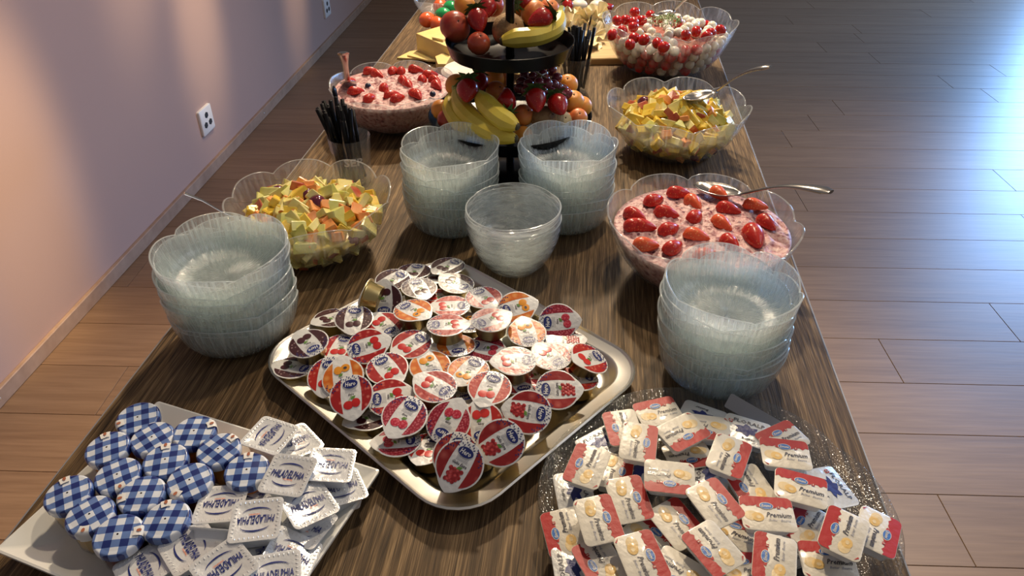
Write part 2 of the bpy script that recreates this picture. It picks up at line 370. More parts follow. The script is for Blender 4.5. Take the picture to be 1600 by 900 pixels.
# ============================================================ GLASS BOWLS
def lobef(th, n, seed):
    u = (n*th/(2*PI) + seed) % 1.0
    return (1-abs(2*u-1)**2.6), (u-.5)
def bowl_mesh(R, h, n, seed, amp, base=.42, seg=120, wall=.0026, profile=None):
    prof = profile or [(0, .02), (.22, .02), (base-.03, .02), (base, 0), (base+.05, .03), (.62, .14), (.74, .28), (.83, .44), (.90, .62), (.96, .82), (1, 1)]
    def ring(r, zf, off):
        row = []
        for j in range(seg):
            th = 2*PI*j/seg; l, u = lobef(th, n, seed)
            k = max(0, (zf-.25)/.75)**1.6
            rr = r*R*(1+k*(.030*(l-.6)+.022*u)) - off; zz = zf*h + k*amp*(l-.75+.25*u)
            row.append((rr*math.cos(th), rr*math.sin(th), zz))
        return row
    m = MB(); rows = [ring(r, z, 0) for r, z in prof]
    inner = [ring(max(r, .001), z, wall*.8 if r > .1 else 0) for r, z in prof]
    inner = [[(x, y, z+(wall if i < 6 else wall*.3*(1 if i < len(inner)-1 else 0))) for x, y, z in row] for i, row in enumerate(inner)]
    top = [((a[0]+b_[0])/2, (a[1]+b_[1])/2, a[2]+.0008) for a, b_ in zip(rows[-1], inner[-1])]
    m.grid(rows); m.grid([rows[-1], top, inner[-1]], 1); m.grid(inner[::-1]); return m
SMALLP = [(0, .03), (.22, .03), (.50, .03), (.55, 0), (.62, .02), (.74, .08), (.83, .18), (.90, .34), (.95, .55), (.985, .78), (1, 1)]
def stack(cx, cy, n, ztop, name, cat, label_fn, group, R, h, prof=None, lob=5, amp=.0075, glass=GLASS, seed=0, jit=.0015):
    rim0 = .75+h; pitch = (ztop-rim0)/max(1, n-1)
    meshes = [bowl_mesh(R, h, lob, .13*k, amp, profile=prof or SMALLP, seg=90).mesh('glass', [glass, RIMG]) for k in range(2)]
    q = random.Random(seed)
    for i in range(n):
        o = link(name, meshes[i % 2]); tag(o, label_fn(i, n), cat, group)
        o.location = (cx+q.uniform(-jit, jit), cy+q.uniform(-jit, jit), .7502+i*pitch)
        o.rotation_euler = (math.radians(q.uniform(-1.6, 1.6)) if i else 0, math.radians(q.uniform(-1.6, 1.6)) if i else 0, q.random()*6.28)
        if i == 0: o.rotation_euler.z = q.random()*6
ORD = ['bottom', 'second', 'third', 'fourth', 'fifth', 'sixth', 'seventh', 'eighth', 'ninth', 'tenth', 'eleventh']
def lab(where):
    def f(i, n):
        if i == n-1: return 'empty topmost scalloped glass bowl of the %s' % where
        if i == 0: return 'bottom scalloped glass bowl standing on the table in the %s' % where
        return '%s scalloped glass bowl from the bottom of the %s' % (ORD[i], where)
    return f
stack(-.424, .712, 11, .884, 'glass_bowl', 'bowl', lab('left stack beside the pink-lit wall'), 'small glass bowls in the left stack', .077, .050, seed=1, jit=.0035)
stack(.168, .700, 9, .884, 'glass_bowl', 'bowl', lab('right front stack'), 'small glass bowls in the right front stack', .0738, .050, seed=2, jit=.0025)
stack(-.203, 1.017, 8, .886, 'glass_bowl', 'bowl', lab('middle left stack at the stand'), 'small glass bowls in the middle left stack', .0735, .050, seed=3)
stack(-.028, 1.045, 8, .888, 'glass_bowl', 'bowl', lab('middle right stack by the stand'), 'small glass bowls in the middle right stack', .073, .050, seed=5, jit=.0025)
SM = 0
DEEP = [(0, .02), (.15, .02), (.36, .02), (.40, 0), (.52, .05), (.70, .20), (.83, .38), (.92, .56), (.97, .72), (.995, .88), (1, 1)]
def dl(i, n): return ['bottom hammered deep glass bowl in the front middle nest', 'second hammered deep glass bowl in the front middle nest', 'third hammered deep glass bowl in the front middle nest', 'topmost hammered deep glass bowl, set in the front middle nest'][i]
stack(-.094, .901, 4, .852, 'deep_glass_bowl', 'bowl', dl, 'hammered deep glass bowls', .0655, .084, DEEP, 3, .0006, GLASS_HAM, 4, .0004)

PROF = [(0, .02), (.22, .02), (.39, .02), (.42, 0), (.47, .03), (.62, .14), (.74, .28), (.83, .44), (.90, .62), (.96, .82), (1, 1)]
def rin(zf):
    for (r0, z0), (r1, z1) in zip(PROF[3:], PROF[4:]):
        if zf <= z1: return r0+(r1-r0)*(zf-z0)/max(1e-6, z1-z0)
    return 1
def big_bowl(cx, cy, R, h, label, n=8, seed=0, amp=.010):
    m = bowl_mesh(R, h, n, seed, amp, seg=150, wall=.0035); o = m.build('serving_bowl', [GLASS_BIG, RIMB], None, True, None)
    tag(o, label, 'bowl', 'large scalloped serving bowls'); o.location = (cx, cy, .7502); o.rotation_euler = (0, 0, seed); return o
def filling(cx, cy, R, h, zf, dome, material, name, label, cat, lump=.003, lscale=55, gap=.0045, seg=96):
    m = MB(); rows = []
    prof = [(.001, .06), (.2, .06), (.38, .06)]+[(rin(z), z) for z in [.07+(zf-.07)*k/8 for k in range(9)]]
    for r, z in prof: rows.append([((r*R-gap)*math.cos(2*PI*j/seg) if r > .01 else 0, (r*R-gap)*math.sin(2*PI*j/seg) if r > .01 else 0, z*h+.001) for j in range(seg)])
    r0 = rin(zf)*R-gap
    for k in range(1, 33):
        r = r0*(1-k/32); row = []
        for j in range(seg):
            x, y = r*math.cos(2*PI*j/seg), r*math.sin(2*PI*j/seg)
            f = (1-(r/r0)**2)
            z = zf*h+dome*f + lump*min(1, f*6)*noise.fractal(Vector((x*lscale+cx*50, y*lscale, 3)), .8, 2, 4)
            row.append((x, y, z))
        rows.append(row)
    m.grid(rows); o = m.build(name, material, None, True, None); tag(o, label, cat, None, 'stuff'); o.location = (cx, cy, .7502); return o
def mueslimat():
    m, nt, ns, ls, p = newmat('pink muesli'); p.inputs['Roughness'].default_value = .45
    p.inputs['Subsurface Weight'].default_value = .15; p.inputs['Subsurface Radius'].default_value = (.004, .002, .002)
    tc = ns.new('ShaderNodeTexCoord')
    v = ns.new('ShaderNodeTexNoise'); v.inputs['Scale'].default_value = 150; v.inputs['Detail'].default_value = 5; ls.new(tc.outputs['Object'], v.inputs['Vector'])
    r = ns.new('ShaderNodeValToRGB'); e = r.color_ramp.elements
    e[0].position = .34; e[0].color = (.26, .07, .08, 1); e[1].position = .66; e[1].color = (.72, .50, .46, 1)
    q = e.new(.47); q.color = (.55, .29, .28, 1)
    ls.new(v.outputs[0], r.inputs[0])
    v2 = ns.new('ShaderNodeTexVoronoi'); v2.inputs['Scale'].default_value = 62; ls.new(tc.outputs['Object'], v2.inputs['Vector'])
    lt = vmath(ns, ls, 'LESS_THAN', v2.outputs['Distance'], .16)
    mx = ns.new('ShaderNodeMix'); mx.data_type = 'RGBA'; ls.new(lt, mx.inputs['Factor']); ls.new(r.outputs[0], mx.inputs['A']); mx.inputs['B'].default_value = (.16, .045, .07, 1)
    ls.new(mx.outputs['Result'], p.inputs['Base Color'])
    bm = ns.new('ShaderNodeBump'); bm.inputs['Strength'].default_value = .8; bm.inputs['Distance'].default_value = .003; ls.new(v.outputs[0], bm.inputs['Height']); ls.new(bm.outputs[0], p.inputs['Normal'])
    return m
MUESLI = mueslimat()
SALAD = mat('fruit juice', (.66, .45, .05), .25, 0, .5, 60, (.78, .66, .16), 45, sss=.2)

# ------------------------------------------------------------ strawberries
BERRY = fruitmat('strawberry skin', (.34, .009, .008), (.50, .16, .05), 300, .25, .5, .06, .22)
BERRYL = fruitmat('ripe strawberry half', (.50, .020, .012), (.80, .26, .10), 240, .28, .5, .05, .3)
BERRYO = fruitmat('pale strawberry half', (.72, .10, .03), (.82, .40, .16), 240, .3, .5, .05, .3)
def berry_mesh(mat_, half=False, seed=0):
    q = random.Random(seed); m = MB(); rows = []; seg = 20
    for i in range(13):
        t = i/12; r = .0165*(math.sin(PI*min(1, t*.98+.02))**.55)*(1.12-.62*t)*1.06 if 0 < t < 1 else .0004
        x = .020-t*.040
        row = []
        for j in range(seg):
            a = 2*PI*j/seg; y, z = r*math.cos(a), r*math.sin(a)*.92
            if half and z < -.002: z = -.002
            k = 1+.05*noise.noise(Vector((x*90+seed*7, y*90, z*90)))
            row.append((-x, y*k, z*k))
        rows.append(row)
    m.grid(rows); return m.mesh('strawberry', mat_)
def calyx_mesh():
    m = MB()
    for i in range(9):
        a = 2*PI*i/9; c, s = math.cos(a), math.sin(a); L = .019+.004*(i % 2)
        f = lambda u, w: (-.0195-.0035*math.sin(u*3)+.003*u*u, (u*L)*c-w*s, (u*L)*s+w*c)
        n = len(m.v); m.v += [f(0, -.0012), f(0, .0012), f(.5, .0040), f(.5, -.0040), f(1, 0)]
        m.f += [(n, n+1, n+2, n+3), (n+3, n+2, n+4)]; m.m += [0, 0]
    m.tube([(-.019, 0, 0), (-.025, .001, 0), (-.030, .003, .001)], .0011, 6)
    return m.mesh('calyx', GREEN, False)
BM = [berry_mesh(BERRY, False, s) for s in range(3)]; CAL = calyx_mesh()
BH = [berry_mesh(mm, True, s) for s, mm in enumerate((BERRYL, BERRYL, BERRYO, BERRYL))]
def strawberry(px, py, z, ang, label, tc=0, tr=0, sc=1.0, tip=0):
    o = link('strawberry', BM[rnd.randrange(3)]); tag(o, label, 'strawberry')
    pose(o, px, py, z, ang, tc, tr); o.scale = (sc*.88,)*3; o.rotation_euler.x += tip
    c = link('calyx', CAL, o); return o
def berry_half(x, y, z, a, sc, label, group=None, k=0, tilt=0, w=1):
    o = link('strawberry_piece', BH[k % 4]); tag(o, label, 'strawberry', group)
    o.location = (x, y, z); o.rotation_euler = (rnd.uniform(-.25, .25), tilt, a); o.scale = (sc, sc*w, sc); return o
# ------------------------------------------------------------ spoon
def spoon(p_bowl, p_neck, p_end, label, w=.021, parts=True, name='serving_spoon'):
    t = thing(name, label, 'spoon', p_bowl)
    o0 = Vector(p_bowl); P = lambda v: Vector(v)-o0
    d = (P(p_neck)); L = d.length; hd = Vector((d.x, d.y, 0)).normalized(); side = hd.cross(Vector((0, 0, 1)))
    m = MB(); rows = []
    for i in range(9):
        u = i/8; ww = w*max(.03, math.sin(PI*min(1, u*.93+.03))**.6)*(1 if u < .85 else .7); base = -hd*.033+ (hd*.033+d)*u
        row = []
        for j in range(9):
            s = j/4-1; dz = -.009*(1-s*s)*math.sin(PI*u)
            row.append(base+side*(ww*s)+Vector((0, 0, dz)))
        rows.append(row)
    m.grid(rows, 0, False); o = m.build('spoon_bowl', CUTLERY, t); sm = o.modifiers.new('s', 'SOLIDIFY'); sm.thickness = .0012
    m = MB(); a, e = P(p_neck), P(p_end); n = 12; pts = []; rad = []
    for i in range(n+1):
        u = i/n; p = a.lerp(e, u)+Vector((0, 0, .010*math.sin(PI*u))); pts.append(p); rad.append(.0052+.0065*max(0, u-.35)/.65 if u < .97 else .006)
    m.tube(pts, rad, 10, 0, .36); m.build('handle', CUTLERY, t); return t

# ---- muesli right
bc = (.162, .905, .1285, .098)
big_bowl(*bc, 'large scalloped glass bowl of pink muesli behind the right front stack', 8, .3)
filling(*bc, .80, .006, MUESLI, 'muesli', 'pink berry muesli filling the right front serving bowl', 'food', .0055)
pts = [(1022, 315, 20, 'rounded'), (992, 338, -20, 'rounded'), (1005, 355, -5, 'long dark'), (993, 353, 10, 'small'), (1041, 334, -10, 'plump'), (1046, 360, 20, 'slanting'), (1084, 318, -40, 'small'), (1086, 340, 50, 'long standing'), (1124, 305, -30, 'red and white'), (1138, 328, -12, 'long reclining'), (1180, 323, -5, 'flat'), (1128, 351, -30, 'orange-tinted'), (1088, 370, -10, 'rounded orange'), (1052, 388, 30, 'upright'), (1009, 384, 0, 'long flat'), (1141, 382, -40, 'slim'), (1178, 372, -60, 'large dark whole'), (1198, 350, -35, 'long'), (1102, 400, 15, 'half-hidden'), (1060, 303, 0, 'pale small')]
places = ['at the upper left', 'at the left edge', 'at the left edge, lowest', 'left, beside the rim', 'left of centre', 'below the left centre one', 'top centre left', 'in the centre', 'under the spoon bowl', 'right of the spoon bowl', 'under the spoon handle', 'right of centre', 'below centre', 'lower left of centre', 'at the lower left', 'lower right of centre', 'at the lower right', 'near the right rim', 'behind the bowl stack', 'at the back']
for i, ((x, y, a, wd), pl) in enumerate(zip(pts, places)):
    z = .75+.098*.80+.0065
    v = at(x, y, z); k = 2 if ('orange' in wd or 'white' in wd) else i
    if wd == 'large dark whole': k = 1
    berry_half(v.x, v.y, z, imgdir(x, y, z, a), .92 if 'large' not in wd else 1.25, '%s strawberry piece %s of the right front muesli' % (wd, pl), 'strawberries on the right front muesli', k if k != 2 or 'orange' in wd or 'white' in wd else 1, 0, .8)
spoon(at(1118, 297, .842), at(1160, 303, .850), at(1299, 300, .905), 'silver serving spoon lying in the right front muesli bowl', .02)
# ---- muesli left (far)
bl = (-.385, 1.395, .1235, .088)
big_bowl(*bl, 'large scalloped glass bowl of pink muesli at the far left behind the straws', 8, 1.1)
filling(*bl, .86, .006, MUESLI, 'muesli', 'pink berry muesli filling the far left serving bowl', 'food', .0055)
for i, (x, y, a) in enumerate([(548, 130, 30), (556, 144, 8), (578, 155, 30), (600, 138, 75), (590, 118, -20), (580, 113, 0), (615, 112, 40), (627, 112, 70), (630, 128, -50), (638, 134, -40), (650, 110, -5), (672, 118, 5), (680, 127, -20), (683, 135, -35), (648, 149, -30), (622, 155, 20), (660, 125, 80), (652, 150, -40), (613, 150, 10)]):
    z = .75+.088*.86+.0055; v = at(x, y, z)
    berry_half(v.x, v.y, z, imgdir(x, y, z, a), .88, 'cut red strawberry piece on the far left muesli', 'strawberries on the far left muesli', [0, 1, 3][i % 3], 0, .75)
for x, y, pl in [(575, 134, 'left'), (676, 147, 'right')]:
    m = MB(); m.ell((0, 0, 0), (.006, .006, .0055), 12, 8); o = m.build('blueberry', mat('blueberry', (.012, .016, .05), .4), None)
    tag(o, 'dark blueberry on the %s side of the far left muesli' % pl, 'blueberry'); o.location = at(x, y, .834)
b_ = at(546, 142, .822)
spoon(b_, at(543, 125, .855), at(536, 82, .925), 'silver spoon handle standing up from the far left muesli bowl', .016)

# ------------------------------------------------------------ fruit salads
APPLE = mat('apple flesh', (.66, .55, .14), .35, 0, .3, 120, (.78, .70, .32), 60, sss=.25)
PEARG = mat('green apple flesh', (.56, .54, .12), .35, 0, .3, 120, (.72, .68, .28), 70, sss=.25)
PINE = mat('pineapple', (.74, .48, .04), .3, 0, .5, 160, (.82, .62, .10), 60, sss=.25)
MELON = mat('melon', (.80, .28, .07), .35, 0, .4, 140, (.82, .40, .13), 60, sss=.3)
SKIN = mat('apple skin', (.36, .04, .02), .3, 0, 0, 60, (.50, .16, .05), 80)
GRAPE = mat('dark grape', (.09, .012, .03), .15, col2=(.18, .03, .05), cscale=40, coat=.3)
def chunk_mesh(seed, mats, kind):
    q = random.Random(seed); m = MB()
    a, b_, c = q.uniform(.010, .015)/1.7, q.uniform(.008, .012)/1.7, q.uniform(.006, .009)/1.7
    if kind == 'wedge':
        base = [(-a*1.3, -b_), (a*1.3, -b_*.9), (a*.5, b_*1.2), (-a*.2, b_*1.1)]
    else: base = [(-a, -b_), (a, -b_*q.uniform(.8, 1)), (a*q.uniform(.7, 1), b_), (-a*q.uniform(.7, 1), b_*q.uniform(.8, 1.1))]
    def ring(k, z): return [(x*k+q.uniform(-.0004, .0004), y*k+q.uniform(-.0004, .0004), z) for x, y in base]
    r = [ring(.86, -c), ring(1, -c*.8), ring(1.0, c*.8), ring(.86, c)]
    m.grid(r, 0, True, True, True)
    if len(mats) > 1: m.m[4+1] = 1; m.m[1] = 1; m.m[9] = 1
    return m.mesh('fruit_chunk', mats, False)
CH = dict(apple=[chunk_mesh(i, [APPLE, SKIN], 'wedge' if i % 2 else 'cube') for i in range(4)], green=[chunk_mesh(10+i, [PEARG, PEARG], 'wedge') for i in range(3)],
          pine=[chunk_mesh(20+i, [PINE, PINE], 'wedge' if i % 2 else 'cube') for i in range(3)], melon=[chunk_mesh(30+i, [MELON, MELON], 'cube') for i in range(3)])
m = MB(); m.ell((0, 0, 0), (.0085, .0072, .0072), 14, 10); CH['grape'] = [m.mesh('grape', GRAPE)]
CN = dict(apple=('apple_piece', 'pale apple piece with red skin edge'), green=('green_apple_piece', 'yellow-green apple piece'), pine=('pineapple_piece', 'yellow pineapple piece'), melon=('melon_piece', 'orange melon piece'), grape=('grape_piece', 'dark red grape'))
def salad(cx, cy, R, h, where, zf, dome, n, mix, seed, extra=()):
    q = random.Random(seed)
    filling(cx, cy, R, h, zf, dome-.006, SALAD, 'fruit_salad', 'juicy yellow base of the %s' % where, 'food', .002, 60, .010)
    def put(kind, x, y, z, sc=1, r=None):
        o = link(CN[kind][0], q.choice(CH[kind])); tag(o, '%s in the %s' % (CN[kind][1], where), 'fruit piece', '%ss in the %s' % (CN[kind][0].replace('_', ' '), where))
        o.location = (x, y, z); o.rotation_euler = r or (q.uniform(-.9, .9), q.uniform(-.9, .9), q.uniform(0, 6.28)); o.scale = (sc, sc, sc)
    ks = [k for k, c in mix.items() for _ in range(c)]
    r0 = rin(zf)*R-.012; placed = []
    for i in range(n):
        for _ in range(30):
            r = r0*math.sqrt((i+q.random())/n)*1.0; a = q.random()*6.283; x, y = r*math.cos(a), r*math.sin(a)
            if all((x-u)**2+(y-v)**2 > .0105**2 for u, v in placed): break
        placed.append((x, y)); f = 1-(r/r0)**2
        z = .7502+zf*h+dome*f+q.uniform(-.001, .006)
        put(q.choice(ks), cx+x, cy+y, z, q.uniform(1.3, 1.95))
    for i in range(54):           # against the glass
        zz = q.uniform(.10, zf*.95); r = rin(zz)*R-.0115; a = 2*PI*i/54*1.0+q.uniform(-.05, .05)
        put(q.choice(ks), cx+r*math.cos(a), cy+r*math.sin(a), .7502+zz*h, q.uniform(.9, 1.2))
bfl = (-.392, .918, .1165, .092)
big_bowl(*bfl, 'large scalloped glass bowl of fruit salad behind the left stack', 8, .1, .012)
salad(*bfl, 'left fruit salad', .60, .034, 120, dict(apple=16, green=7, pine=8, melon=7, grape=1), 3)
bfr = (.160, 1.328, .128, .096)
big_bowl(*bfr, 'large scalloped glass bowl of fruit salad at the right, second from the back', 8, .5, .012)
salad(*bfr, 'right fruit salad', .55, .044, 120, dict(apple=12, green=4, pine=16, melon=4, grape=1), 9)
spoon(at(1095, 152, .862), at(1120, 142, .872), at(1204, 104, .935), 'silver serving spoon standing in the right fruit salad', .018)
m = thing('spoon', 'thin steel spoon handle sticking out behind the left stack', 'spoon', at(330, 322, .85))
hb = MB(); p0 = at(288, 302, .885); p1 = at(345, 330, .85); p2 = at(380, 345, .83); o0 = m.location
hb.tube([p0-o0, (p0+p1)/2-o0+Vector((0, 0, .003)), p1-o0, p2-o0], [.004, .003, .002, .002], 8, 0, .4); hb.build('handle', CUTLERY, m)

# ------------------------------------------------------------ tomato mozzarella
bm_ = (.170, 1.778, .152, .120)
big_bowl(*bm_, 'deep scalloped glass bowl of tomatoes and mozzarella at the far right', 8, .9, .011)
TOM = mat('tomato skin', (.52, .012, .008), .12, coat=.5, sss=.1); TOMD = mat('tomato juice', (.28, .04, .03), .3, 0, .3, 60, (.46, .20, .14), 30)
MOZ = mat('mozzarella', (.80, .76, .66), .35, 0, .15, 80, sss=.3)
filling(*bm_, .60, .028, TOMD, 'salad_base', 'reddish tomato juice at the bottom of the mozzarella bowl', 'food', .002, 60, .016)
m = MB(); m.ell((0, 0, 0), (.0135, .0115, .0115), 16, 10); tm = m.mesh('cherry_tomato', TOM)
m = MB(); m.ell((0, 0, 0), (.0115, .011, .0105), 14, 10, 0, lambda p, t, ph: 1+.07*noise.noise(p*2)); mm = m.mesh('mozzarella_ball', MOZ)
q = random.Random(11)
def tomz(kind, x, y, z):
    o = link('cherry_tomato' if kind else 'mozzarella_ball', tm if kind else mm)
    tag(o, ('glossy red cherry tomato in the far right bowl' if kind else 'small white mozzarella ball in the far right bowl'), 'tomato' if kind else 'mozzarella', 'cherry tomatoes in the far right bowl' if kind else 'mozzarella balls in the far right bowl')
    o.location = (x, y, z); o.rotation_euler = (q.uniform(-1, 1), q.uniform(-1, 1), q.uniform(0, 6))
r0 = rin(.75)*.152-.016; pl = []
tomp = [(965, 28), (978, 27), (992, 15), (991, 31), (957, 47), (973, 42), (990, 38), (992, 52), (1007, 55), (1017, 17), (1003, 25), (1028, 60), (1060, 28), (1089, 42), (1072, 48), (1111, 45), (1127, 40), (1105, 50), (1038, 66), (985, 62), (1030, 22)]
for x, y in tomp:
    v = at(x, y, .872); pl.append((v.x, v.y)); tomz(1, v.x, v.y, .866 if (y < 40 and x < 1000) else .862)
for i in range(150):
    r = r0*math.sqrt(q.random()); a = q.random()*6.283; x, y = .170+r*math.cos(a), 1.778+r*math.sin(a)
    if all((x-u)**2+(y-v)**2 > .0185**2 for u, v in pl): pl.append((x, y)); tomz(0, x, y, .7502+.75*.12+.012*(1-(r/r0)**2))
for row, zz in enumerate((.26, .42, .58, .72)):
    nn = 22+row*3
    for i in range(nn):
        a = 2*PI*(i+.5*(row % 2))/nn; r = rin(zz)*.152-.0165; k = q.random() < (.75, .45, .25, .3)[row]
        tomz(k, .170+r*math.cos(a), 1.778+r*math.sin(a), .7502+zz*.12)
m = MB(); c = at(1042, 38, .880)
for i in range(110):
    a = q.random()*6.28; r = .036*math.sqrt(q.random()); x, y = r*1.1*math.cos(a), r*.85*math.sin(a); z0 = .012*(1-(r/.036)**2); d = q.random()*6.28; L = q.uniform(.008, .018); cz = q.uniform(.004, .012)
    m.tube([(x, y, z0), (x+L*.4*math.cos(d), y+L*.4*math.sin(d), z0+cz), (x+L*math.cos(d+.8), y+L*math.sin(d+.8), z0+cz*.4)], .0007, 4, i % 3 == 0, cap=False)
o = m.build('sprouts', [mat('sprout pale', (.62, .66, .42), .5), mat('sprout green', (.16, .30, .06), .5)]); o.location = c; tag(o, 'pale green sprouts heaped on the tomatoes and mozzarella', 'sprouts', None, 'stuff')
spoon(at(1040, 22, .893), at(1054, 16, .9), at(1092, -6, .945), 'silver serving spoon in the tomato and mozzarella bowl', .014)

# ============================================================ FRUIT STAND
SX, SY = -.133, 1.205
t = thing('fruit_stand', 'black tiered fruit stand in the middle of the table', 'stand', (SX, SY, .75))
m = MB(); m.lathe([(.001, 0), (.055, 0), (.058, .004), (.052, .008), (.012, .010), (.001, .010)], 40); m.build('base', BLACK, t)
m = MB(); m.lathe([(.007, .01), (.007, .46), (.001, .461)], 16); m.build('pole', BLACK, t)
def traym(r, z): 
    m = MB(); m.lathe([(.008, z), (r*.72, z), (r*.93, z+.008), (r, z+.030), (r*.985, z+.0305), (r*.915, z+.011), (r*.72, z+.003), (.008, z+.003)], 64); return m
traym(.139, .082).build('tray', BLACK, t); traym(.104, .206).build('tray', BLACK, t)
m = MB(); m.lathe([(.001, .46), (.010, .463), (.012, .472), (.008, .482), (.001, .485)], 16); m.build('knob', BLACK, t)
APR = mat('apricot skin', (.78, .26, .035), .4, 0, .1, 200, (.80, .40, .07), 14, sss=.15)
APRR = mat('blushed apricot skin', (.66, .13, .04), .4, 0, .1, 200, (.80, .36, .08), 22, sss=.15)
PEACH = mat('nectarine skin', (.34, .025, .02), .3, 0, .05, 100, (.72, .20, .07), 16, lo=.38, hi=.72)
TOMF = mat('red plum skin', (.55, .06, .03), .25, col2=(.66, .14, .05), cscale=25)
KIWI = mat('kiwi skin', (.22, .12, .05), .75, 0, .6, 260, (.36, .22, .10), 60)
LEMON = mat('pale kiwi skin', (.45, .36, .20), .7, 0, .4, 300)
def round_fruit(name, cat, px, py, z, r, material, label, asp=1.0, cleft=True, ang=0):
    m = MB()
    def f(p, t, ph):
        k = 1.0-.10*max(0, math.sin(ph))**30
        if cleft: k -= .07*math.exp(-((t-PI)**2)/.03)*math.cos(ph)
        return k
    m.ell((0, 0, 0), (r*asp, r, r*.94), 28, 18, 0, f); n = len(m.v)
    o = m.build(name, material); tag(o, label, cat); o.location = at(px, py, z)
    o.rotation_euler = (rnd.uniform(.3, 1.0), rnd.uniform(-.4, .4), math.radians(ang)+.8)
    s = MB(); s.lathe([(.0005, r*.94*.905), (.0016, r*.94*.91), (.0012, r*.94*.96), (.0003, r*.94*.97)], 6); s.build('stem', mat('stem', (.10, .06, .03), .8) if 'stem' not in bpy.data.materials else bpy.data.materials['stem'], o)
    return o
RF = round_fruit
RF('nectarine', 'nectarine', 711, 42, .999, .0255, PEACH, 'dark red nectarine at the left rim of the upper tray', .95)
RF('plum', 'plum', 748, 68, .985, .0185, TOMF, 'small orange-red plum at the front of the upper tray')
RF('kiwi', 'kiwi', 794, 46, .998, .0255, KIWI, 'large brown fuzzy kiwi in the middle of the upper tray', 1.15, False, 20)
RF('apricot', 'apricot', 726, 8, 1.010, .0185, APR, 'orange apricot at the back left of the upper tray')
RF('apricot', 'apricot', 809, 6, 1.018, .021, APR, 'orange apricot behind the kiwi on the upper tray')
RF('peach', 'peach', 835, 22, 1.012, .0225, APRR, 'blushed peach behind the strawberry on the upper tray', 1)
RF('peach', 'peach', 858, 16, 1.005, .019, APRR, 'blushed peach half hidden behind the banana stem, upper tray', 1)
RF('nectarine', 'nectarine', 770, 8, 1.006, .020, PEACH, 'dark nectarine beside the pole at the back of the upper tray')
strawberry(747, 33, 1.012, -60, 'dark strawberry left of the big kiwi on the upper tray', 40, 0, 1.25)
strawberry(843, 30, 1.022, 190, 'bright red strawberry above the banana on the upper tray', 20, 0, 1.25)
strawberry(762, 14, 1.02, -120, 'dark strawberry with green crown at the back of the upper tray', 30, 0, 1.1)
strawberry(822, 2, 1.03, 10, 'dark strawberry at the picture top on the upper tray', 0, 0, 1.1)
BAN = mat('banana skin', (.62, .44, .035), .4, 0, .05, 60, (.72, .58, .09), 20, sss=.1); BTIP = mat('banana tip', (.06, .045, .02), .7); BGR = mat('banana stem', (.40, .40, .08), .5)
def banana(pts, label, r=.0175):
    P = [at(*p) for p in pts]; o0 = sum(P, Vector())/len(P); t = thing('banana', label, 'banana', o0)
    Q = [p-o0 for p in P]; n = 20; path = []; rad = []
    for i in range(n+1):
        u = i/n*(len(Q)-1); k = min(int(u), len(Q)-2); f = u-k
        p0 = Q[max(k-1, 0)]; p1 = Q[k]; p2 = Q[k+1]; p3 = Q[min(k+2, len(Q)-1)]
        path.append(.5*((2*p1)+(p2-p0)*f+(2*p0-5*p1+4*p2-p3)*f*f+(3*p1-p0-3*p2+p3)*f**3))
        s = i/n; rad.append(r*min(1, .30+2.6*s, .32+2.9*(1-s))**.8)
    m = MB(); m.tube(path, rad, 10, 0, .92); m.build('peel', BAN, t, True, 28)
    d = (path[0]-path[1]).normalized(); m = MB(); m.tube([path[0]-d*.002, path[0]+d*.006, path[0]+d*.013], [r*.40, r*.30, r*.34], 8); m.build('stem', BGR, t)
    d = (path[-1]-path[-2]).normalized(); m = MB(); m.tube([path[-1]-d*.001, path[-1]+d*.003], [r*.42, r*.25], 8); m.build('tip', BTIP, t); return t
banana([(876, 20, 1.018), (868, 42, 1.006), (840, 56, 1.000), (806, 60, .998), (784, 64, .995)], 'bright yellow banana curving along the front of the upper tray', .0165)
banana([(712, 143, .905), (722, 168, .895), (748, 194, .885), (778, 210, .880), (806, 217, .878)], 'long front banana curving across the lower tray', .0165)
banana([(704, 148, .893), (706, 172, .885), (722, 196, .873), (745, 206, .868)], 'lower left banana half hidden under the long banana', .015)
banana([(748, 146, .918), (762, 165, .910), (785, 186, .903), (808, 198, .897)], 'shorter banana lying behind the long banana, lower tray', .017)
RF('apricot', 'apricot', 714, 134, .905, .020, APR, 'orange apricot behind the banana stems, lower tray left')
RF('apricot', 'apricot', 690, 172, .872, .018, APR, 'yellow-orange apricot hanging over the left rim of the lower tray')
RF('nectarine', 'nectarine', 700, 187, .866, .018, PEACH, 'small red nectarine left of the bananas on the lower tray')
RF('apricot', 'apricot', 773, 121, .905, .019, APR, 'orange apricot under the upper tray left of the pole')
RF('apricot', 'apricot', 786, 118, .905, .019, APRR, 'blushed apricot touching the pole of the stand')
RF('apricot', 'apricot', 775, 143, .905, .0175, APRR, 'shaded apricot behind the shorter banana')
RF('apricot', 'apricot', 818, 180, .885, .0175, APRR, 'orange-red apricot in the middle front of the lower tray')
RF('apricot', 'apricot', 818, 212, .862, .016, APR, 'orange apricot at the banana tip beside the right middle stack')
RF('kiwi', 'kiwi', 852, 186, .878, .021, KIWI, 'brown kiwi at the front right of the lower tray', 1.25, False)
RF('kiwi', 'kiwi', 877, 189, .873, .0165, LEMON, 'small pale kiwi at the front right of the lower tray', 1.1, False)
RF('apricot', 'apricot', 903, 184, .872, .016, APRR, 'blushed apricot lowest at the right rim of the lower tray')
RF('apricot', 'apricot', 888, 188, .868, .013, APRR, 'small apricot between pale kiwi and the right rim')
RF('apricot', 'apricot', 895, 159, .888, .0195, APR, 'orange apricot above the right rim of the lower tray')
RF('apricot', 'apricot', 909, 166, .878, .0175, APR, 'orange apricot farthest right on the lower tray')
RF('apricot', 'apricot', 887, 132, .895, .018, APR, 'orange apricot at the back right beside the straws')
